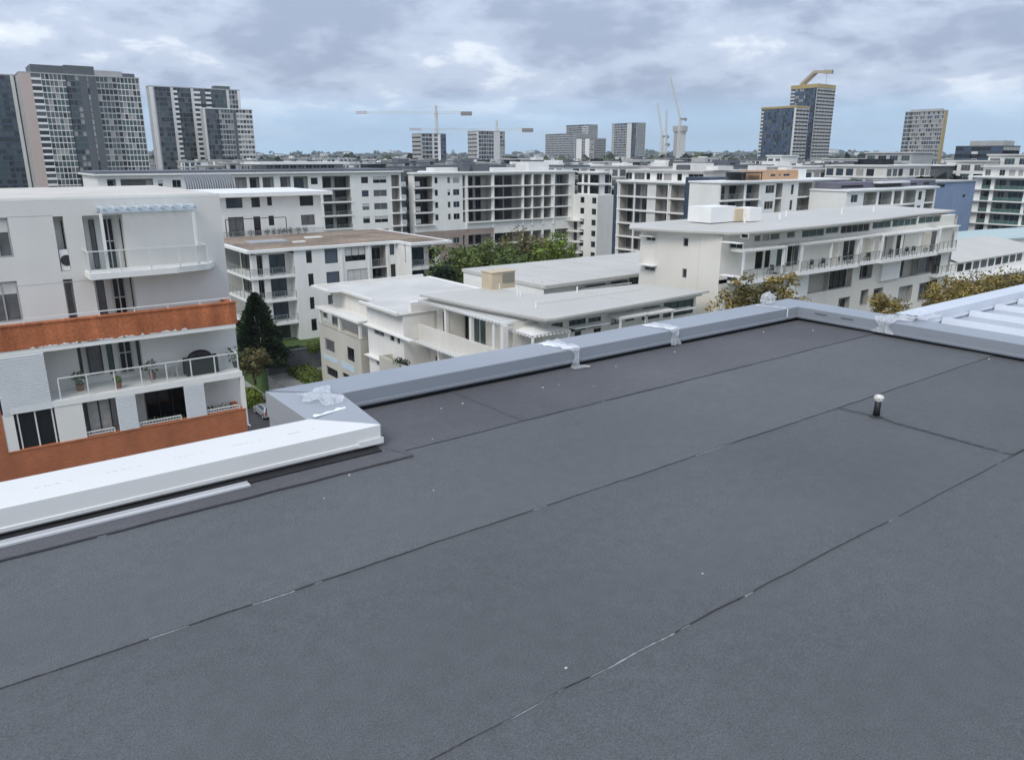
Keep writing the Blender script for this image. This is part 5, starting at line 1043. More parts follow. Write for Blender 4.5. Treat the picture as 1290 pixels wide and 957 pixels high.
# dark terrace tent
a, b = U7p.s(930, 222), U7p.s(955, 222); tn = thing('terrace_canopy', 'black terrace canopy beside the brick penthouse', 'canopy', ((a + b) / 2, 95, zt + 0.3))
mb = MB(); mb.box(a, b, 94, 98, z - 0.5, z - 0.3); part(mb, 'canopy', BLACK, tn)
for x in (a + .1, b - .1): mb = MB(); mb.box(x - .06, x + .06, 94.05, 94.2, zt + .3, z - .5); part(mb, 'post', FRAMED, tn)
mb = MB(); mb.box(a, b, 97.8, 98, zt + 0.3, z - 0.5); part(mb, 'back_screen', DARKG, tn)
# next white block, x 1066..1180
U8 = Fr('U', 84.0); zt = U8.z(1110, 239.5); fl = [zt - 3.0 * (k + 1) for k in range(6)]; x0, x1 = U8.s(1066, 250), U8.s(1178, 250)
B8 = thing('apartment_block', 'white block with a dark violet set-back floor and curved balcony front', 'apartment block', ((x0 + x1) / 2, 90, GZ)); B8['zt'] = zt
sp = [(1072, 1080.5, 'w', {'pane': P_BLUE}), (1088, 1104, 'l', {'doors': [(.25, .7)], 'frame': FRAMED}), (1107, 1123, 'l', {'doors': [(.2, .85)], 'pane': P_BLUE, 'frame': FRAMED}), (1126, 1135, 'l', {'doors': [(0, 1)], 'pane': P_DARK, 'frame': FRAMED}), (1138, 1153, 'l', {'doors': [], 'rail': 'glass'}), (1156.5, 1161, 'w', {'sill': .5, 'div': 1, 'pane': P_DARK}), (1165, 1176, 'l', {'doors': [(0, .4)], 'pane': P_DARK})]
facade(B8, U8, x0, x1, GZ, zt, WHITE, cols(U8, sp, fl, 250)); shell(B8, x0, x1, 84, 92, GZ, zt, WHITE, 'f')
for z in fl[:3]:                                        # gently bowed balcony edge
    a, b = U8.s(1086, 250), U8.s(1154, 250); n = 12; P = [(a + (b - a) * k / n, 84.0 - 0.1 - 1.0 * math.sin(math.pi * k / n)) for k in range(n + 1)]
    mb = MB(); mb.prism(P + [(b, 83.997), (a, 83.997)], z - 0.3, z + 0.03); part(mb, 'balcony_edge', TRIM, B8)
mb = MB(); mb.box(x0 - .2, x1 + .2, 83.4, 92, zt + .002, zt + .3); part(mb, 'roof', TRIM, B8)
U8p = Fr('U', 87.0); z = U8p.z(1120, 228.5); a, b = U8p.s(1056, 233), U8p.s(1178, 233)
facade(B8, U8p, a, b, zt + .3, z, mat('violet_grey_panel', (0.13, 0.125, 0.16), 0.6, 0.08, 0.5), [dict(s=(U8p.s(p, 234), U8p.s(q, 234)), z=(zt + .5, z - .5), k='w', div=3, pane=P_DARK, frame=FRAMED) for p, q in ((1060, 1088), (1102, 1135), (1147, 1155), (1163, 1170))], 'set_back_wall'); shell(B8, a, b, 87, 92, zt + .3, z, MATS['violet_grey_panel'], 'f')
mb = MB(); mb.box(U8p.s(1100, 230), U8p.s(1136, 230), 85.2, 86.99, z - 0.3, z + 0.05); part(mb, 'terrace_hood', PALEG, B8)
# blue-grey rendered block
U9 = Fr('U', 96.0); a, b = U9.s(1176, 250), U9.s(1226, 250); z = U9.z(1200, 229.5)
BB = thing('apartment_block', 'plain blue-grey rendered block beside the green-glass balconies', 'building', ((a + b) / 2, 102, GZ))
facade(BB, U9, a, b, GZ, z, BLUEW, [W(U9, 1181, 232.5, 1190, 236, div=2, pane=P_DARK, frame=FRAMED), W(U9, 1213, 245, 1216, 249, div=1, pane=P_DARK)]); shell(BB, a, b, 96, 112, GZ, z, BLUEW, 'f')
slab(BB, rectp(a - .3, b + .3, 95.7, 112), z + .002, z + .3, MIDG, 'roof')
# green glass balcony block at the right edge
V9 = Fr('V', 235.0); y0, y1 = -V9.s(1224, 240), -V9.s(1330, 240); zt = V9.z(1260, 224); fl = [zt - 3.05 * (k + 1) for k in range(7)]
B9 = thing('apartment_block', 'white block with green glass balconies at the edge of the row', 'apartment block', (244, 90, GZ)); B9['zt'] = zt
sp = [(1234, 1245, 'l', {'doors': [(.1, .9)], 'rail': 'green'}), (1250, 1288, 'l', {'doors': [(.05, .28), (.4, .95)], 'rail': 'green', 'pane': P_GREEN}), (1292, 1325, 'l', {'doors': [(.1, .9)], 'rail': 'green'})]
facade(B9, V9, -y0, -y1, GZ, zt, WHITE, cols(V9, sp, fl, 250)); edges(B9, V9, 1219, 1330, fl, 250, ex=0.9); shell(B9, 235, 255, y1, y0, GZ, zt, WHITE, 'l')
mb = MB(); mb.box(233.6, 255, y1, y0 + 1, zt + .002, zt + .35); part(mb, 'terrace_edge', TRIM, B9)
V9t = Fr('V', 238.0); z3 = V9t.z(1270, 211)
facade(B9, V9t, V9t.s(1238, 218), -y1, zt + .35, z3, PALEG, [dict(s=(V9t.s(p, 218), V9t.s(q, 218)), z=(zt + .5, z3 - .6), k='w', div=2, pane=pn, frame=FRAME) for p, q, pn in ((1241, 1248, P_GREY), (1259, 1266, P_DARK), (1271, 1279, P_CURT), (1283, 1289, P_CURT))], 'set_back_wall')
shell(B9, 238, 254, y1, -V9t.s(1238, 218), zt + .35, z3, PALEG, 'l'); mb = MB(); mb.box(237, 255, y1, -V9t.s(1236, 218), z3, z3 + .4); part(mb, 'roof', ROOFW, B9)
# low buildings at the right: aqua roof, pale vaulted roof, terrace
z = -12.5; P = [onz(1200, 306, z), onz(1330, 296, z), onz(1330, 284, z), onz(1240, 289, z), onz(1203, 292, z)]
AQ = thing('low_building', 'low building under a pale aqua metal roof below the green-glass balconies', 'building', (P[0].x + 10, P[0].y + 2, GZ))
pl = [(P[0].x, P[0].y), (P[1].x, P[1].y), (P[2].x, P[2].y), (P[3].x, P[3].y), (P[4].x, P[4].y)]
mb = MB(); mb.prism(pl, z - 0.3, z); part(mb, 'roof', AQUA, AQ)
cx, cy = sum(p[0] for p in pl) / 5, sum(p[1] for p in pl) / 5
mb = MB(); mb.prism([(cx + (p[0] - cx) * .96, cy + (p[1] - cy) * .96) for p in pl], GZ, z - 0.3); part(mb, 'wall', WHITE, AQ)
UA = Fr('U', pl[0][1] - 0.3); s0 = UA.s(1205, 310)
for k in range(7):
    window(AQ, UA, s0 + k * 3.2, s0 + k * 3.2 + 2.0, z - 2.0, z - 0.7, 0.05, 2, rnd.choice(PANES), FRAMED)
z2 = -13.4; p0, p1 = onz(1200, 330, z2), onz(1285, 318, z2)
VR2 = thing('low_building', 'low white building under a shallow pale vaulted roof before the aqua one', 'building', ((p0.x + p1.x) / 2, (p0.y + p1.y) / 2, GZ))
mb = MB(); ym = min(p0.y, p1.y)
mb.grid(lambda u, v: (p0.x + (p1.x + 8 - p0.x) * u, ym + 9 * v, z2 + 1.6 * math.sin(v * math.pi * 0.5)), 1, 8); part(mb, 'roof', ROOFG, VR2, smooth=True)
mb = MB(); mb.box(p0.x + .3, p1.x + 7.5, ym + .6, ym + 9, GZ, z2 - 0.02); part(mb, 'wall', WARMW, VR2)
UV = Fr('U', ym + .6)
for k in range(9): s = p0.x + 1 + k * 2.6; window(VR2, UV, s, s + 1.8, z2 - 1.5, z2 - 0.4, -0.08, 2, rnd.choice([P_DARK, P_GREY, P_GREEN]), FRAMED)
for k in range(6): s = p0.x + 1 + k * 3.6; window(VR2, UV, s, s + 2.4, z2 - 5.0, z2 - 2.8, -0.08, 2, rnd.choice(PANES), FRAMED)
mb = MB(); mb.box(p0.x - 1, p1.x + 8, ym - 2.2, ym + .58, z2 - 2.5, z2 - 2.3); part(mb, 'canopy', TRIM, VR2)
for k in range(7): mb = MB(); x = p0.x + k * 3.4; mb.box(x, x + .2, ym - 2.1, ym - 1.9, GZ, z2 - 2.5); part(mb, 'post', TRIM, VR2)
# ------------------------------------------------------------------ towers on the skyline
def strip(mb, F, s0, s1, floors, fh, st, rr):
    """one vertical strip of a tower face; mats: 0 frame, 1.. panes"""
    k = st[0]
    zt, zb = floors[-1] + fh, floors[0]
    if k == 'solid': F.box(mb, s0, s1, -0.15, 0.5, zb, zt, st[1]); return
    cw = st[2]; n = max(1, round((s1 - s0) / cw)); panes = st[3]
    for z in floors:
        if k == 'grid':
            F.box(mb, s0, s1, 0.0, 0.5, z, z + st[4] * fh, st[1])
            for i in range(n): a = s0 + (s1 - s0) * i / n; b = s0 + (s1 - s0) * (i + 1) / n; F.quad(mb, a + 0.12, b - 0.12, 0.3, z + st[4] * fh, z + fh, rr.choice(panes))
        else:                                             # balcony strip: white slab edges over dark recess
            F.box(mb, s0, s1, -0.5, 0.5, z, z + st[4] * fh, st[1]); F.quad(mb, s0, s1, 0.45, z + st[4] * fh, z + fh, rr.choice(panes))
    for i in range(n + 1 if k == 'grid' else 0):
        a = s0 + (s1 - s0) * i / n; F.box(mb, a - 0.13, a + 0.13, -0.04, 0.45, zb, zt, st[1])
TM = [PALEG, TRIM, DARKG, NAVY, PINKB, GOLD, P_DARK, TBLUE, P_GREEN, P_GREY, P_CURT, P_BLIND, MIDG]
mPALE, mTRIM, mDK, mNAVY, mPINK, mGOLD, gD, gB, gG, gY, gC, gL, mMID = range(13)
def tower(name, label, kind, c, pxl, pxr, ytop, yref, strips, depth, side=None, fh=3.1, crown=None, cat='tower', seed=1, body=mMID):
    F = Fr(kind, c); s0, s1 = F.s(pxl, yref), F.s(pxr, yref); zt = F.z((pxl + pxr) / 2, ytop); nf = max(3, int((zt - GZ) / fh)); fh = (zt - GZ) / nf
    floors = [GZ + fh * i for i in range(nf)]; rr = random.Random(seed)
    b = Vector(F.w((s0 + s1) / 2, depth / 2, GZ)); T = thing(name, label, cat, b)
    mb = MB(); F.box(mb, s0, s1, 0.5, depth, GZ, zt, 0); part(mb, 'core', TM[body], T)
    vis = [z for z in floors if z > -24]
    for (f0, f1, st) in strips:
        mb = MB(); strip(mb, F, s0 + (s1 - s0) * f0, s0 + (s1 - s0) * f1, vis, fh, st, rr); part(mb, 'facade_bay', TM, T, kind='stuff')
    if side:                                              # the other face we can see
        if kind == 'V': G = Fr('U', -s1); a0, a1 = c, c + depth
        else: G = Fr('V', s0) ; a0, a1 = -(c + depth), -c
        if side[0] == 'R' and kind == 'U': pass
        mb = MB(); strip(mb, G, a0 + 0.01, a1 - 0.01, vis, fh, side, rr) if side[0] != 'R' else None; part(mb, 'facade_bay', TM, T, kind='stuff')
    mb = MB()
    F.box(mb, s0 - 0.2, s1 + 0.2, -0.2, depth, zt, zt + 0.6, 0); part(mb, 'roof_edge', TM[crown[0]] if crown else TM[mMID], T)
    return T, F, s0, s1, zt, depth
mixA = [gG, gG, gD, gG, gY, gC, gD, gY, gG]; mixB = [gD, gD, gY, gY, gG, gC]; mixC = [gY, gD, gY, gC]; blueG = [gB, gB, gD, gB, gY]
T, F, a, b, z, d = tower('tower', 'dark blue glass tower beside the pink-edged tower', 'U', 520, -60, 34, 94, 150, [(0, .86, ('grid', mNAVY, 2.5, [gD, gG, gD, gG], .3)), (.86, .91, ('solid', mPALE)), (.91, .96, ('grid', mNAVY, 2, [gD], .3)), (.96, 1, ('solid', mMID))], 30, seed=11)
T, F, a, b, z, d = tower('tower', 'wide glass tower with a pink end wall and dark central band', 'U', 500, 33, 181, 96, 150, [(0, .09, ('solid', mPINK)), (.09, .17, ('balc', mTRIM, 3, [gD, gD, gY], .35)), (.17, .37, ('grid', mPALE, 1.9, mixA, .18)), (.37, .48, ('grid', mDK, 2.4, [gG, gG, gD, gC], .25)), (.48, .54, ('solid', mDK)), (.54, .56, ('grid', mDK, 1.5, [gL, gC, gD], .2)), (.56, .62, ('solid', mDK)), (.62, .76, ('grid', mMID, 1.9, mixA + [gG, gG], .2)), (.76, .80, ('balc', mMID, 2, [gD], .25)), (.80, 1, ('grid', mPALE, 1.9, mixA + [gG, gG], .18))], 24, seed=12)
for (f0, f1, h, m_) in ((.10, .37, 4.6, mDK), (.37, .62, 5.2, mDK), (.62, .86, 3.4, mMID), (.86, .97, 2.6, mDK)):
    mb = MB(); F.box(mb, a + (b - a) * f0, a + (b - a) * f1, 1.0, d - 2, z + 0.6, z + h); part(mb, 'plant_room', TM[m_], T)
T, F, a, b, z, d = tower('tower', 'dark tower with white vertical fins and stacked white balconies', 'U', 560, 194, 306, 112, 160, [(0, .035, ('solid', mTRIM)), (.035, .05, ('solid', mMID)), (.05, .22, ('grid', mDK, 2.4, [gD, gD, gG, gY], .22)), (.22, .25, ('solid', mPALE)), (.25, .29, ('balc', mTRIM, 2, [gD], .45)), (.29, .44, ('grid', mDK, 2.4, [gD, gD, gG, gY], .22)), (.44, .47, ('solid', mPALE)), (.47, .54, ('balc', mTRIM, 2, [gD, gY], .45)), (.54, .60, ('grid', mDK, 2.4, mixB, .25)), (.60, .66, ('balc', mTRIM, 2, [gD], .45)), (.66, .84, ('grid', mDK, 2.6, [gG, gG, gD, gY], .22)), (.84, .87, ('solid', mPALE)), (.87, .97, ('grid', mMID, 2.2, mixB, .25)), (.97, 1, ('solid', mTRIM))], 9, seed=13)
mb = MB(); F.box(mb, a + (b - a) * .72, a + (b - a) * .9, 2, 8, z + .6, z + 2.6); part(mb, 'plant_room', DARKG, T)
T, F, a, b, z, d = tower('tower', 'speckled grey tower standing before the white-finned dark tower', 'U', 535, 259, 320, 138, 170, [(0, .04, ('solid', mPALE)), (.04, .30, ('grid', mDK, 2.2, [gD, gD, gG, gY], .25)), (.30, .60, ('grid', mMID, 2.0, [gG, gG, gY, gC, gD], .28)), (.60, .66, ('solid', mDK)), (.66, 1, ('grid', mPALE, 2.0, [gY, gC, gD, gC, gG], .4))], 7, seed=14, crown=[mTRIM])
fr = ('grid', mPALE, 3.0, mixC, .3)
T4_ = tower('tower', 'slim grey tower behind the crane with the red-tipped jib', 'U', 560, 530.5, 562, 169, 190, [(0, .05, ('solid', mMID)), (.05, .45, ('grid', mMID, 3.0, [gY, gD, gB], .35)), (.45, .52, ('solid', mPALE)), (.52, .68, ('grid', mPALE, 3.0, mixC, .35)), (.68, .78, ('solid', mTRIM)), (.78, 1, ('grid', mDK, 3.0, [gD, gB], .3))], 14, ('grid', mMID, 3.0, [gY, gD, gB], .35), seed=15)
T5_ = tower('tower', 'pale banded tower under a flat tower crane', 'U', 560, 601, 636, 166, 190, [(0, .06, ('solid', mPALE)), (.06, .6, ('grid', mMID, 2.6, [gY, gD, gB, gD], .3)), (.6, .82, ('solid', mPALE)), (.82, 1, ('grid', mMID, 3, mixC, .3))], 14, ('grid', mPALE, 3.0, [gY, gD, gB], .3), seed=16)
tower('tower', 'broad grey gridded tower in front of a taller dark-topped one', 'V', 760, 687, 724, 169, 190, [(0, 1, ('grid', mMID, 3.0, [gY, gB, gD, gY], .4))], 30, ('grid', mPALE, 3.0, mixC, .35), seed=17)
tower('tower', 'tall tower with a flared dark top behind the broad grey one', 'V', 820, 713, 740, 158, 190, [(0, .7, ('grid', mMID, 3.0, [gY, gD, gD], .35)), (.7, 1, ('grid', mPALE, 3.0, mixC, .35))], 20, ('grid', mPALE, 3.0, mixC, .4), seed=18, crown=[mDK])
tower('tower', 'pale striped tower at the end of the central cluster', 'V', 740, 726, 748, 175, 190, [(0, .3, ('solid', mTRIM)), (.3, .5, ('grid', mPALE, 3, [gD, gY], .2)), (.5, .75, ('solid', mTRIM)), (.75, 1, ('grid', mMID, 3, mixC, .3))], 22, ('grid', mPALE, 4, [gC, gY], .5), seed=19)
tower('tower', 'square grey tower with pale vertical stripes standing alone', 'V', 740, 770, 801, 156, 190, [(0, .1, ('solid', mMID)), (.1, .62, ('grid', mMID, 3.0, [gY, gD, gY, gB], .3)), (.62, .8, ('solid', mPALE)), (.8, 1, ('grid', mDK, 3, [gD, gB], .25))], 16, ('grid', mPALE, 3, mixC, .35), seed=20, crown=[mDK])
T10 = tower('tower', 'thin concrete core tower rising below a luffing crane', 'V', 800, 848, 857, 165, 190, [(0, 1, ('solid', mMID))], 9, ('solid', mPALE), seed=21, body=mMID)
mb = MB(); F_ = T10[1]; F_.box(mb, T10[2] - 1.5, T10[3] + 2.5, -1.5, 9, T10[4] - 1, T10[4] + 6); part(mb, 'formwork', MIDG, T10[0])
T, F, a, b, z, d = tower('tower', 'shorter navy glass tower with gold parapet', 'V', 640, 956.5, 1000, 137, 170, [(0, .09, ('grid', mPALE, 4, [gB, gY], .4)), (.09, .95, ('grid', mNAVY, 2.3, blueG, .16)), (.95, 1, ('solid', mPALE))], 20, ('grid', mPALE, 5, [gY, gB, gC], .42), seed=22, crown=[mGOLD])
mb = MB(); F.box(mb, a - .3, b + .3, -.3, d, z + .6, z + 1.8); part(mb, 'gold_parapet', GOLD, T)
T, F, a, b, z, d = tower('tower', 'taller navy glass tower with gold crown and angled roof arm', 'V', 690, 992, 1025, 112, 160, [(0, .18, ('grid', mPALE, 4, [gB, gY], .35)), (.18, .58, ('grid', mNAVY, 2.3, [gB, gY, gB, gC], .16)), (.58, 1, ('grid', mNAVY, 2.3, [gD, gB, gD], .14))], 30, ('grid', mPALE, 5, [gY, gB, gC], .4), seed=23, crown=[mGOLD])
mb = MB(); F.box(mb, a - .2, b + .2, -.2, d - .2, z + .6, z + 3.4); part(mb, 'gold_crown', GOLD, T)
p0 = Vector(F.w(F.s(1006, 104), 4, z + 4.0)); p1 = Vector(F.w(F.s(1023, 89), 4, F.z(1023, 91, 4))); p2 = Vector(F.w(F.s(1046, 90), 4, F.z(1046, 91, 4)))
mb = MB(); mb.bar(p0, p1, 2.2, 2.2); mb.bar(p0 + Vector((2, -3, 0)), p1 + Vector((2, -3, 0)), 1.4, 1.4); part(mb, 'roof_arm', mat('bronze_arm', (0.42, 0.36, 0.24), 0.6, 0), T)
mb = MB(); mb.bar(p1, p2, 2.0, 2.4); mb.bar(p1.lerp(p2, .55), p2, 2.6, 3.4); mb.bar(p2.lerp(p1, .3), p2.lerp(p1, .3) - Vector((0, 0, 14)), .3); part(mb, 'arm_boom', MATS['bronze_arm'], T)
T, F, a, b, z, d = tower('tower', 'grey textured tower with a yellow edge strip', 'V', 610, 1137, 1186, 141, 170, [(0, .16, ('grid', mMID, 2.6, [gG, gY, gB], .3)), (.16, 1, ('grid', mMID, 1.7, [gY, gY, gC, gB, gC, gD], .3))], 5, ('solid', mGOLD), seed=24, fh=2.9)
mb = MB(); F.box(mb, a + 3, b - 3, 1, 4.5, z + .6, z + 1.8); part(mb, 'plant_room', MIDG, T)
T, F, a, b, z, d = tower('office_block', 'low dark navy office block with a flat wide top', 'V', 520, 1203, 1262, 185, 195, [(0, .35, ('grid', mNAVY, 6, [gD, gB], .5)), (.35, .5, ('grid', mPALE, 6, [gB, gD], .35)), (.5, 1, ('grid', mNAVY, 6, [gD, gB], .5))], 24, ('grid', mNAVY, 5, [gD], .5), seed=25, crown=[mDK], cat='office block', fh=3.8)
mb = MB(); F.box(mb, a + 6, b - 2, 4, 20, z + .6, z + 3.5); part(mb, 'plant_room', MIDG, T)
# ------------------------------------------------------------------ cranes
CRW_ = mat('crane_white', (0.66, 0.65, 0.60), 0.6, 0); CRR = mat('crane_red', (0.45, 0.16, 0.12), 0.6, 0); CRD = mat('crane_counterweight', (0.22, 0.22, 0.20), 0.7, 0)
def lattice(mb, p, q, w, n, th):
    p = Vector(p); q = Vector(q); d = (q - p).normalized(); a = d.cross(Vector((0, 0, 1))); a = Vector((1, 0, 0)) if a.length < .1 else a.normalized(); b = a.cross(d)
    C4 = [(a * x + b * y) * (w / 2) for x, y in ((-1, -1), (1, -1), (1, 1), (-1, 1))]
    for c in C4: mb.bar(p + c, q + c, th)
    for k in range(n):
        e, f = p.lerp(q, k / n), p.lerp(q, (k + 1) / n)
        for i in range(4): mb.bar(e + C4[i], f + C4[(i + 1) % 4], th * .7)
def hammer(label, dist, pxm, yj, yb, pxt, pxc, ytop):
    B0 = atd(pxm, yb, dist); J0 = atd(pxm, yj, dist); tip = atd(pxt, yj - .6, dist * 1.0); cj = atd(pxc, yj, dist)
    t = thing('tower_crane', label, 'crane', (B0.x, B0.y, GZ))
    base = Vector((B0.x, B0.y, GZ)); top = Vector((B0.x, B0.y, J0.z)); dx = Vector((tip.x - J0.x, tip.y - J0.y, 0)); dc = Vector((cj.x - J0.x, cj.y - J0.y, 0))
    mb = MB(); lattice(mb, base, top, 2.0, 30, .3); part(mb, 'mast', CRW_, t)
    mb = MB(); lattice(mb, top, top + dx * .86, 1.4, 24, .16); part(mb, 'jib', CRW_, t)
    mb = MB(); lattice(mb, top + dx * .86, top + dx, 1.5, 5, .25); part(mb, 'jib_tip', CRR, t)
    mb = MB(); lattice(mb, top, top + dc, 1.5, 8, .22); part(mb, 'counter_jib', CRW_, t)
    e = top + dc * .85; mb = MB(); mb.bar(e - dc * .16 - Vector((0, 0, .8)), e + dc * .15 - Vector((0, 0, .8)), 2.4, 3.2); part(mb, 'counterweight', CRD, t)
    ap = Vector((B0.x, B0.y, atd(pxm, ytop, dist).z)); mb = MB(); lattice(mb, top, ap, 1.2, 4, .35); part(mb, 'apex', CRW_, t)
    mb = MB(); mb.bar(ap, top + dc * .8, .22); mb.bar(ap, top + dx * .6, .18); part(mb, 'tie_bar', CRW_, t)
    mb = MB(); mb.box(B0.x - 1, B0.x + 1.2, B0.y - 1, B0.y + 1, J0.z - 3, J0.z - .8); part(mb, 'cab', CRW_, t)
hammer('white tower crane with a long red-tipped jib over the slim grey tower', 690, 551, 142, 200, 450, 596, 133)
hammer('flat tower crane on the pale banded tower', 700, 626, 163, 200, 516, 672, 151)
def luffer(label, dist, pxb, yb, pxp, yp, pxt, yt):
    B0 = atd(pxb, yb, dist); P0 = atd(pxp, yp, dist); tip = atd(pxt, yt, dist); t = thing('luffing_crane', label, 'crane', (B0.x, B0.y, GZ))
    mb = MB(); lattice(mb, (B0.x, B0.y, GZ), (B0.x, B0.y, P0.z), 2.2, 26, .4); part(mb, 'mast', CRW_, t)
    top = Vector((B0.x, B0.y, P0.z)); tp = Vector((tip.x, tip.y, tip.z)); mb = MB(); lattice(mb, top, tp, 1.3, 16, .3); part(mb, 'jib', CRW_, t)
    bk = (Vector((B0.x - tip.x, B0.y - tip.y, 0))); bk = bk.normalized() * 6 if bk.length > 1 else Vector((4, 0, 0)); mb = MB(); mb.bar(top, top + bk, 2, 1.5); mb.bar(top + bk * .7, top + bk * 1.1 + Vector((0, 0, -1)), 2.4, 2.6); part(mb, 'counterweight', CRD, t)
    ap = top + Vector((0, 0, 8)) + bk * .3; mb = MB(); mb.bar(top, ap, .5); mb.bar(ap, tp.lerp(top, .2), .2); mb.bar(ap, top + bk, .25); part(mb, 'a_frame', CRW_, t)
luffer('luffing crane with a steep raised jib on the thin core tower', 830, 855.5, 175, 856, 150, 844, 96)
luffer('slender luffing crane standing beside the thin core tower', 820, 833, 196, 834, 172, 828, 129)
luffer('second slender luffing crane leaning close to the first', 815, 838, 196, 837.5, 182, 840, 138)

# ------------------------------------------------------------------ low city between the row and the skyline
def lowrise(kind, x, y, w, d, zt, k):
    lab = {'white': 'small distant white apartment building in the low roofscape', 'grey': 'small distant grey apartment building in the low roofscape', 'dark': 'small distant dark-clad building in the low roofscape', 'warm': 'small distant cream building in the low roofscape'}[kind]
    body = {'white': WHITE, 'grey': MIDG, 'dark': DARKG, 'warm': CREAM}[kind]; rr = random.Random(k)
    mb = MB(); nf = 4; fh = 3.1
    mb.box(x, x + w, y, y + d, GZ, zt, 0); mb.box(x - .4, x + w + .4, y - .4, y + d, zt, zt + .5, 1)
    hasroom = rr.random() < .6
    if hasroom: q = rr.uniform(.12, .3); mb.box(x + w * .3, x + w * (.3 + q), y + d * .3, y + d * .7, zt + .5, zt + rr.uniform(1.2, 2.2), rr.choice([0, 1, 2, 3]))
    for _ in range(rr.randrange(2, 6)): qx, qy = x + rr.uniform(.05, .9) * w, y + rr.uniform(.1, .8) * d; mb.box(qx, qx + rr.uniform(.6, 2), qy, qy + 1.2, zt + .5, zt + rr.uniform(.8, 1.5), rr.choice([0, 1, 2, 3]))
    for i in range(nf):
        z = zt - (i + 1) * fh
        for F, s0, s1 in ((Fr('U', y), x, x + w), (Fr('V', x), -(y + d), -y)):
            F.box(mb, s0, s1, -.35, -.01, z - .1, z + .25, 1); n = int((s1 - s0) / 3.2)
            for j in range(n):
                if rr.random() < .85: a = s0 + (s1 - s0) * (j + .15) / n; b = s0 + (s1 - s0) * (j + .85) / n; F.box(mb, a, b, -.05, .1, z + .5, z + 2.5, 2 + rr.randrange(4))
    size = 'narrow' if w < 13 else 'wide' if w > 19 else 'mid-width'
    pxc = 645 + FPX * (Vector((x, y, zt)) - CP).dot(rt) / (Vector((x, y, zt)) - CP).dot(fw)
    land = [(190, 'below the pink-edged tower'), (330, 'below the white-finned tower'), (530, 'beyond the long white block'), (600, 'around the slim crane tower'), (690, 'beyond the seven-storey balcony block'), (770, 'below the central tower cluster'), (870, 'below the luffing cranes'), (950, 'left of the navy towers'), (1045, 'below the navy towers'), (1130, 'between the navy and yellow-edged towers'), (1200, 'below the yellow-edged tower'), (9999, 'below the dark office block')]
    lm = next(t_ for lim, t_ in land if pxc < lim); far = 'near' if x * x + y * y < 380 ** 2 else 'mid-distance' if x * x + y * y < 720 ** 2 else 'far-off'
    lab = far + ' ' + size + ' ' + {'white': 'white', 'grey': 'grey', 'dark': 'dark-clad', 'warm': 'cream'}[kind] + (' building with rooftop room ' if hasroom else ' plain-roofed building ') + lm
    solo(mb, 'low_building', [body, rr.choice([MIDG, PALEG, SLATE, MIDG]), P_DARK, P_GREY, P_BLUE, P_CURT], lab, 'building', (x + w / 2, y + d / 2, GZ), 'low roofscape of distant buildings')
rr = random.Random(5); k = 0
for dist, n, ylo, yhi in ((255, 22, 209, 215), (330, 34, 205, 212), (430, 40, 202, 209), (600, 46, 200, 206), (850, 50, 198, 204), (1200, 50, 196, 202)):
    for i in range(n):
        px = 430 + (i + rr.uniform(.1, .9)) / n * 880 if dist < 300 else -10 + (i + rr.uniform(.1, .9)) / n * 1310
        yp = rr.uniform(ylo, yhi); p = atd(px, yp, dist * rr.uniform(.92, 1.1)); w = rr.uniform(9, 26) * (1 if dist < 500 else 1.2)
        if dist < 480 and px < 240: continue
        kind = rr.choice(['white', 'white', 'white', 'grey', 'warm', 'dark'] if px > 640 else ['white', 'grey', 'grey', 'warm', 'dark'])
        if dist < 300 and 1190 < px: continue
        lowrise(kind, p.x - w / 2, p.y, w, rr.uniform(12, 20), min(p.z, -0.2) if dist < 500 else p.z, k); k += 1
# a few recognisable ones on the right
def nearlow(label, kind, c, pxl, pxr, yt, yref, depth, pane, bodym, roofm, nf=5, fh=3.1):
    F = Fr(kind, c); s0, s1 = F.s(pxl, yref), F.s(pxr, yref); zt = F.z((pxl + pxr) / 2, yt); T = thing('low_building', label, 'building', Vector(F.w((s0 + s1) / 2, depth / 2, GZ)))
    its = []
    for i in range(nf):
        z = zt - .4 - fh * (i + 1); n = max(2, int((s1 - s0) / 4.2))
        for j in range(n): its.append(dict(s=(s0 + (s1 - s0) * (j + .15) / n, s0 + (s1 - s0) * (j + .85) / n), z=(z + .4, z + 2.5), k='w', pane=rnd.choice(pane), frame=FRAME, dp=.3))
    facade(T, F, s0, s1, GZ, zt, bodym, its)
    mb = MB(); F.box(mb, s0, s1, 0.002, depth, GZ, zt - .01, 0, ''); part(mb, 'core', bodym, T) if False else None
    mb = MB(); F.box(mb, s0 - .5, s1 + .5, -.6, depth, zt, zt + .5); part(mb, 'roof', roofm, T)
    if kind == 'U': shell(T, s0, s1, c, c + depth, GZ, zt, bodym, 'f')
    else: shell(T, c, c + depth, -s1, -s0, GZ, zt, bodym, 'l')
    return T
DG = [P_DARK, P_BLUE, P_GREY, P_GREEN]
nearlow('glassy grey block with roof terrace before the yellow-edged tower', 'V', 330, 1090, 1148, 193, 200, 18, DG, MIDG, ROOFW)
nearlow('long low block with a white roof line and planted balconies', 'V', 290, 1086, 1184, 209, 215, 16, DG, DARKG, TRIM)
nearlow('pale framed apartment row below the dark office block', 'V', 300, 1192, 1242, 204, 210, 16, DG + [P_CURT], WHITE, ROOFW)
nearlow('grey roof-framed apartment block beside the pale framed row', 'V', 310, 1244, 1300, 196, 205, 18, DG, PALEG, ROOFW)
nearlow('white gridded apartment block left of the hillside trees', 'V', 360, 1036, 1076, 201, 208, 18, DG, WHITE, ROOFW)
nearlow('pale portal-framed block in front of the navy glass tower', 'V', 300, 966, 984, 197, 205, 12, [P_BLUE, P_GREY], WHITE, TRIM)
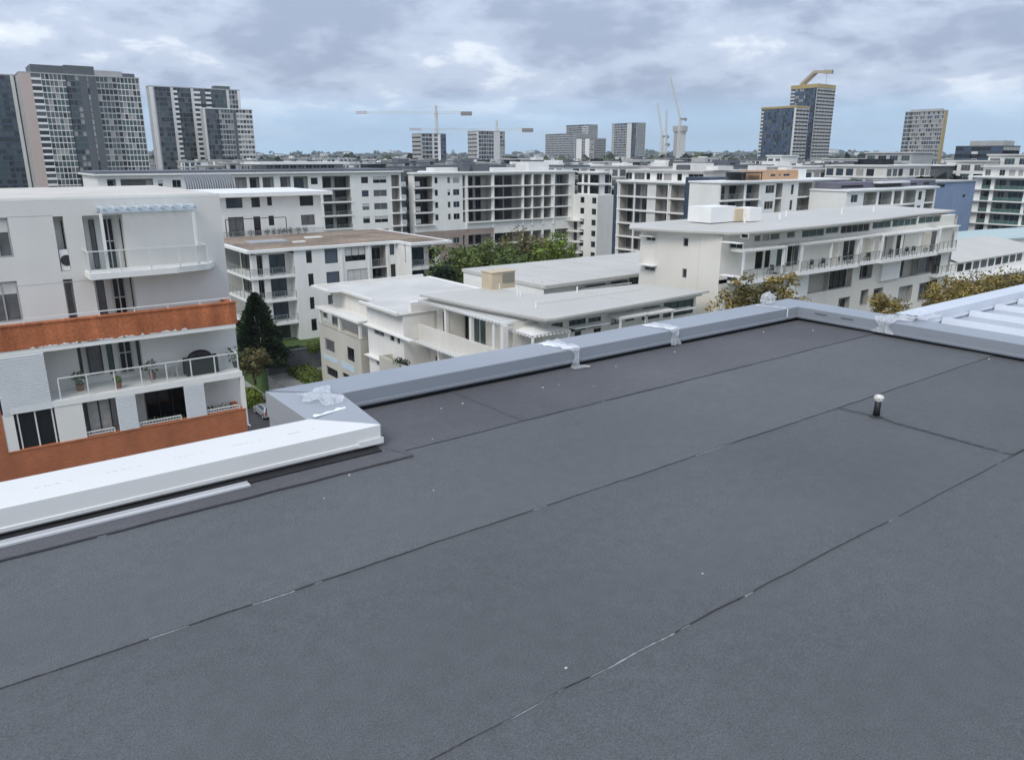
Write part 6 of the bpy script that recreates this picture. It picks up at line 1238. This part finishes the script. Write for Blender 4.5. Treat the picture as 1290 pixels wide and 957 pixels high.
# ------------------------------------------------------------------ hills, far woods
mb = MB()
def hill(u, v):
    th = R(-40) + u * R(190); rad = 2300 + v * 1500; x, y = rad * math.cos(th), rad * math.sin(th)
    h = (36 + 24 * noise.noise(Vector((x * .0012, y * .0012, 3))) + 10 * noise.noise(Vector((x * .005, y * .005, 1)))) * math.sin(min(1, v * 1.3) * math.pi / 2); return (x, y, GZ - 2 + max(0, h) * 1.15)
mb.grid(hill, 160, 10)
hl = link('hills', mb.mesh('hills', mat('hill_green', (0.06, 0.075, 0.05), .95, .5, .012))); hl['kind'] = 'structure'
mb = MB(); rr = random.Random(21)
def clump(c, r_, n):
    for _ in range(n):
        d = Vector((rr.gauss(0, 1), rr.gauss(0, 1), abs(rr.gauss(0, 1)))).normalized(); q = Vector(c) + Vector((d.x * r_, d.y * r_, d.z * r_ * .9)) * rr.uniform(.6, 1)
        a = Vector((rr.gauss(0, 1), rr.gauss(0, 1), rr.gauss(0, 1))).normalized(); b = d.cross(a).normalized(); s = r_ * rr.uniform(.35, .6); mb.quad(q - a * s, q + b * s, q + a * s, q - b * s, rr.randrange(3))
for _ in range(1500):
    u, v = rr.random(), rr.random(); q = hill(u, v); clump(q, rr.uniform(8, 16), 9)
for _ in range(1300):
    dist = rr.choice([rr.uniform(230, 600), rr.uniform(500, 2300)]); px = rr.uniform(-60, 1350) if dist > 600 else rr.uniform(420, 1350); p = atd(px, 300, dist); clump((p.x, p.y, GZ + rr.uniform(9, 17) if dist < 600 else GZ + rr.uniform(12, 24)), rr.uniform(4, 7) if dist < 600 else rr.uniform(6, 11), 12)
w_ = link('far_woods', mb.mesh('far_woods', leafmats('leaf_far', (0.06, 0.078, 0.042)))); tag(w_, 'far grey-green woods and street trees among the distant roofs', 'trees', None, 'stuff')
mb = MB()
for _ in range(520):                                     # houses massed on the far slopes
    u, v = rr.random(), rr.random() ** .7; q = hill(u, v); w, d, h = rr.uniform(10, 28), rr.uniform(8, 16), rr.uniform(6, 12); mb.box(q[0], q[0] + w, q[1], q[1] + d, q[2] - 3, q[2] + h, rr.randrange(3)); mb.box(q[0] - .5, q[0] + w + .5, q[1] - .5, q[1] + d + .5, q[2] + h, q[2] + h + 1.2, 3 + rr.randrange(2))
hs = link('far_houses', mb.mesh('far_houses', [WHITE, CREAM, MIDG, mat('terracotta_tiles', (.30, .13, .08), .9, .1, .1), SLATE])); tag(hs, 'massed houses on the far hazy slopes', 'houses', None, 'stuff')
# pale far towers on the horizon
for k, (px, yt, w) in enumerate(((893, 191, 6), (880, 194, 4), (1032, 193, 4), (1048, 190, 7), (265 + 305, 190, 3), (595, 188, 4), (664, 193, 4), (905, 193, 5))):
    p = atd(px, yt, 3300); s = w * 3.3 / .965 * 1.0; mb = MB(); mb.box(p.x, p.x + s, p.y, p.y + s, GZ, p.z); mb.box(p.x + s * .25, p.x + s * .7, p.y + s * .2, p.y + s * .7, p.z, p.z + 4)
    solo(mb, 'tower', MIDG, 'tiny hazy grey tower far off on the horizon', 'tower', (p.x, p.y, GZ), 'hazy towers on the horizon')

# ------------------------------------------------------------------ trees near by
def tree(name, label, base, h, r_, mats, seed, n=60, leaf=.22, per=46, cz=.62, group=None, flat=.85, trunk=.16):
    rr = random.Random(seed); t = thing(name, label, 'tree', base, group); b = Vector(base); mb = MB(); c = b + Vector((0, 0, h * cz))
    mb.tube([b, b + Vector((rr.uniform(-.2, .2), rr.uniform(-.2, .2), h * .3)), b + Vector((rr.uniform(-.4, .4), rr.uniform(-.4, .4), h * .62))], [trunk, trunk * .75, trunk * .35], 8)
    cl = []
    for _ in range(n):
        d = Vector((rr.gauss(0, 1), rr.gauss(0, 1), rr.gauss(0, 1))).normalized(); q = c + Vector((d.x * r_, d.y * r_, d.z * (h * (1 - cz)))) * rr.uniform(.45, 1.0); cl.append((q, d))
    for q, d in cl[:9]: m_ = b + Vector((0, 0, h * rr.uniform(.3, .55))); mb.tube([m_, m_.lerp(q, .5) + Vector((0, 0, .2)), q], [trunk * .4, trunk * .25, trunk * .1], 5)
    part(mb, 'trunk', BARK, t, smooth=True); mb = MB()
    for q, d in cl:
        cr = r_ * rr.uniform(.2, .36)
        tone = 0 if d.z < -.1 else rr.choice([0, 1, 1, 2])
        for _ in range(per):
            e = Vector((rr.gauss(0, 1), rr.gauss(0, 1), rr.gauss(0, 1))).normalized(); p = q + Vector((e.x, e.y, e.z * flat)) * cr * rr.random() ** .5
            a = Vector((rr.gauss(0, 1), rr.gauss(0, 1), rr.gauss(0, .6))).normalized(); bb = a.cross(e); bb = bb.normalized() if bb.length > .01 else Vector((0, 0, 1)); s = leaf * rr.uniform(.6, 1.3)
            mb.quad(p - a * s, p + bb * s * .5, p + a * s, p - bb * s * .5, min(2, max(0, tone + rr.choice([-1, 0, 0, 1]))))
    part(mb, 'crown', mats, t); return t
def gb(px, py, z): p = onz(px, py, z); return (p.x, p.y, z)
# dark conifer
b = atd(329, 462, 86); b = (b.x, b.y, b.z); top = atd(325, 371, 86).z; rr = random.Random(3)
cn = thing('conifer', 'dense dark green conical conifer beside the white brown-roofed block', 'tree', b); mb = MB(); mb.tube([b, (b[0], b[1], top - .4)], [.22, .04], 8); part(mb, 'trunk', BARK, cn)
mb = MB(); hh = top - b[2]
for _ in range(17000):
    f = rr.random() ** 1.3; rad = 3.9 * (1 - f) ** .68 * (0.75 + .35 * noise.noise(Vector((f * 9, rr.random() * 2, 1)))) + .05; th = rr.random() * 6.283; rq = rad * rr.uniform(.55, 1.08) * (1 + .16 * math.sin(th * 5 + f * 20))
    q = Vector((b[0] + rq * math.cos(th), b[1] + rq * math.sin(th), b[2] + .25 + f * hh * .99)); a = Vector((math.cos(th), math.sin(th), rr.uniform(-.2, .9))).normalized(); bb = a.cross(Vector((rr.gauss(0, 1), rr.gauss(0, 1), rr.gauss(0, 1)))).normalized(); s = rr.uniform(.13, .30)
    mb.quad(q - a * s, q + bb * s * .35, q + a * s, q - bb * s * .35, rr.randrange(3))
part(mb, 'crown', GREEND, cn)
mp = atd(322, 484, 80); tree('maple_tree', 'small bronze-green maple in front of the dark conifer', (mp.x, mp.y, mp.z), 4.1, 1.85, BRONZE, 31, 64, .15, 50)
# clipped hedges and shrub
def hedge(label, x0, x1, y0, y1, z0, z1, mats, seed, size=.13):
    t = thing('hedge', label, 'hedge', ((x0 + x1) / 2, (y0 + y1) / 2, z0)); mb = MB(); mb.box(x0 + .15, x1 - .15, y0 + .15, y1 - .15, z0, z1 - .15); part(mb, 'core', mats[0], t); rr = random.Random(seed); mb = MB()
    for _ in range(5200):
        f = rr.randrange(3); p = [rr.uniform(x0, x1), rr.uniform(y0, y1), rr.uniform(z0, z1)]; j = rr.uniform(-.12, .1)
        if f == 0: p[2] = z1 + j + .18 * noise.noise(Vector((p[0] * .9, p[1] * .9, seed)))
        elif f == 1: p[1] = y0 + j
        else: p[0] = x0 + j
        a = Vector((rr.gauss(0, 1), rr.gauss(0, 1), rr.gauss(0, 1))).normalized(); bb = a.cross(Vector((rr.gauss(0, 1), rr.gauss(0, 1), rr.gauss(0, 1)))).normalized(); s = size * rr.uniform(.6, 1.3); q = Vector(p); mb.quad(q - a * s, q + bb * s * .6, q + a * s, q - bb * s * .6, rr.randrange(3))
    part(mb, 'foliage', mats, t)
a = onz(362, 476, -24.0); hedge('broad mixed green hedge in front of the cream terrace block', a.x, a.x + 2.6, a.y - 8, a.y - .3, GZ, -22.6, YGREEN, 4)
mb = MB(); mb.box(a.x - .5, 31.9, a.y - 9, 87.5, GZ, -24.3); g = link('planter_bed', mb.mesh('planter_bed', PAVE)); g['kind'] = 'structure'
a = onz(304, 504, -25.5); hedge('clipped bright lime hedge beside the parked silver car', a.x, a.x + 2.3, a.y - .6, a.y + 3.2, GZ, -25.0, LIME, 5)
sb = atd(395, 430, 90); t = thing('shrub', 'round clipped green shrub at the foot of the white block', 'shrub', (sb.x, sb.y, -21.3)); mb = MB(); leafball(mb, (sb.x, sb.y, -20.5), .95, 1500, .11, 9, .9); part(mb, 'foliage', YGREEN, t)
for k, (px, s_) in enumerate(((366, .5), (374, .6), (382, .45), (358, .5))):
    sb = atd(px, 431, 91); t = thing('shrub', 'low dark shrub in the garden strip before the white block', 'shrub', (sb.x, sb.y, -21.3), 'garden strip shrubs'); mb = MB(); leafball(mb, (sb.x, sb.y, -21.0), s_, 300, .12, 40 + k, .8); part(mb, 'foliage', GREEND, t)
# trees behind the flat-roofed block
for k, (px, yt, dist, r_, ms) in enumerate(((571, 309, 100, 3.6, YGREEN), (590, 313, 104, 3.4, YGREEN), (612, 309, 110, 4.0, GREENA), (632, 305, 108, 4.3, YGREEN), (655, 297, 118, 4.6, BRONZE), (668, 294, 122, 4.4, BRONZE), (676, 305, 116, 3.6, GREENA), (702, 298, 112, 3.3, LIME), (645, 320, 104, 2.8, GREENA), (558, 330, 97, 3.0, GREEND))):
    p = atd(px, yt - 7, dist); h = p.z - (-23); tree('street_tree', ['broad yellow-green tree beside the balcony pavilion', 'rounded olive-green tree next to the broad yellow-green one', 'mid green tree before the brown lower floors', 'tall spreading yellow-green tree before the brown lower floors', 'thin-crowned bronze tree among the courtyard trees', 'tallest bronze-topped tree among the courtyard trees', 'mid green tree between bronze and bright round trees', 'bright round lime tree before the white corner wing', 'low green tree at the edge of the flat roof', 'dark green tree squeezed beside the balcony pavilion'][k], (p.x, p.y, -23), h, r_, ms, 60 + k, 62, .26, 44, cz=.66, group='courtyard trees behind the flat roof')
for k, (px, pb, dist) in enumerate(((741, 322, 112), (790, 318, 105))):
    pass
# autumn trees before the curved-roof block
for k, (px, yt, dist, r_, hd_, ms, n) in enumerate(((932, 358, 56, 1.7, 9, OLIVE, 40), (962, 347, 56, 1.9, 10, BRONZE, 40), (988, 350, 55, 1.8, 10, OLIVE, 44), (1122, 370, 64, 1.7, 9, OLIVE, 46), (1212, 352, 74, 2.6, 11, OLIVE, 50), (1236, 346, 74, 2.6, 11, OLIVE, 50), (1262, 344, 76, 2.7, 11, BRONZE, 50), (1288, 340, 76, 2.8, 12, OLIVE, 50), (1320, 338, 78, 2.8, 12, OLIVE, 40), (1196, 362, 72, 1.9, 9, OLIVE, 40))):
    r_ *= 1.2; p = atd(px, yt - 3, dist); lab = ['ragged olive tree before the blank end wall', 'sparse bronze tree under the corner balcony', 'olive-gold tree under the corner balcony', 'small golden olive tree before the lowest loggias', 'golden olive street tree near the end balconies', 'golden street tree before the vaulted-roof building', 'bronze street tree before the vaulted-roof building', 'golden street tree beside the ribbed roof edge', 'golden street tree at the far end of the ribbed roof', 'small golden tree at the foot of the end balconies'][k]
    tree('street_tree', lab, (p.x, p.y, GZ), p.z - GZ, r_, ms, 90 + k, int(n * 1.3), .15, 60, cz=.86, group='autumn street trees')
# ------------------------------------------------------------------ parked car
cp = onz(334, 521, GZ); cx, cy = cp.x, cp.y - 0.6
car = thing('parked_car', 'silver hatchback parked at the kerb beside the lime hedge', 'car', (cx, cy, GZ))
SILVER = mat('silver_paint', (0.55, 0.56, 0.58), .25, 0, metal=.5, spec=.5, coat=.5)
prof = [(-1.95, .35), (-1.98, .75), (-1.85, 1.0), (-1.55, 1.42), (-.6, 1.5), (.25, 1.42), (.95, .98), (1.75, .86), (2.0, .65), (2.0, .32)]
mb = MB(); n = len(prof)
def wdt(z): return .86 if z < 1.0 else .86 - (z - 1.0) * .5
i0 = len(mb.v)
for (y, z) in prof: mb.v += [(cx - wdt(z), cy + y, GZ + z), (cx + wdt(z), cy + y, GZ + z)]
for k in range(n):
    j = (k + 1) % n; mb.f.append((i0 + 2 * k, i0 + 2 * k + 1, i0 + 2 * j + 1, i0 + 2 * j)); mb.m.append(0)
mb.f.append(tuple(i0 + 2 * k for k in range(n))[::-1]); mb.f.append(tuple(i0 + 2 * k + 1 for k in range(n))); mb.m += [0, 0]
part(mb, 'body', SILVER, car)
mb = MB(); q = lambda y, z, e=.01: [(cx - wdt(z) + .1, cy + y, GZ + z), (cx + wdt(z) - .1, cy + y, GZ + z)]
A, B_ = q(-1.86, 1.03), q(-1.58, 1.39); mb.quad(A[0], A[1], B_[1], B_[0]); part(mb, 'rear_window', P_DARK, car); mb.v = [(v[0], v[1] - .02, v[2] + .012) for v in mb.v]
car.children[-1].data.vertices.foreach_set('co', [c for v in mb.v for c in (v[0] - cx, v[1] - cy, v[2] - GZ)])
mb = MB(); A, B_ = q(.96, 1.0), q(.28, 1.41); mb.quad((A[1][0], A[1][1] + .03, A[1][2] + .03), (A[0][0], A[0][1] + .03, A[0][2] + .03), (B_[0][0], B_[0][1] + .03, B_[0][2] + .03), (B_[1][0], B_[1][1] + .03, B_[1][2] + .03)); part(mb, 'windscreen', P_DARK, car)
for s in (-1, 1):
    mb = MB(); pts = [(-1.45, 1.05), (-1.35, 1.36), (-.55, 1.42), (.18, 1.36), (.72, 1.05)]; i0 = len(mb.v); mb.v += [(cx + s * (wdt(z) + .012), cy + y, GZ + z) for y, z in pts]; f = tuple(range(i0, i0 + 5)); mb.f.append(f if s < 0 else f[::-1]); mb.m.append(0); part(mb, 'side_window', P_DARK, car)
    for y in (-1.25, 1.3):
        mb = MB(); mb.tube([(cx + s * .70, cy + y, GZ + .32), (cx + s * .90, cy + y, GZ + .32)], .32, 18); wl = part(mb, 'wheel', BLACK, car); mb = MB(); mb.tube([(cx + s * .895, cy + y, GZ + .32), (cx + s * .915, cy + y, GZ + .32)], .19, 14); r0 = part(mb, 'rim', STEELG, wl)
    mb = MB(); mb.box(cx + s * .70 - .12, cx + s * .70 + .12, cy - 2.0, cy - 1.9, GZ + .72, GZ + .98); part(mb, 'tail_light', mat('tail_light_red', (.35, .02, .02), .3, 0), car)
    mb = MB(); mb.box(cx + s * .62 - .16, cx + s * .62 + .16, cy + 1.9, cy + 2.01, GZ + .62, GZ + .76); part(mb, 'headlight', P_BLIND, car)
mb = MB(); mb.box(cx - .25, cx + .25, cy - 2.0, cy - 1.975, GZ + .52, GZ + .64); part(mb, 'number_plate', P_BLIND, car)
# ------------------------------------------------------------------ air
mb = MB(); mb.box(-5700, 5700, -5700, 5700, GZ - 1.0, 190)
hz = bpy.data.materials.new('haze'); hz.use_nodes = True; t = hz.node_tree; t.nodes.clear(); o_ = t.nodes.new('ShaderNodeOutputMaterial'); pv = t.nodes.new('ShaderNodeVolumePrincipled')
pv.inputs['Color'].default_value = (0.80, 0.88, 0.97, 1); pv.inputs['Density'].default_value = 0.00014; pv.inputs['Anisotropy'].default_value = 0.2; t.links.new(pv.outputs[0], o_.inputs['Volume'])
h_ = link('haze', mb.mesh('haze', hz)); h_['kind'] = 'stuff'; tag(h_, 'thin pale haze over the distant city', 'haze')
for o in COL.objects:
    for k in ('_l', 'zt'):
        if k in o: del o[k]
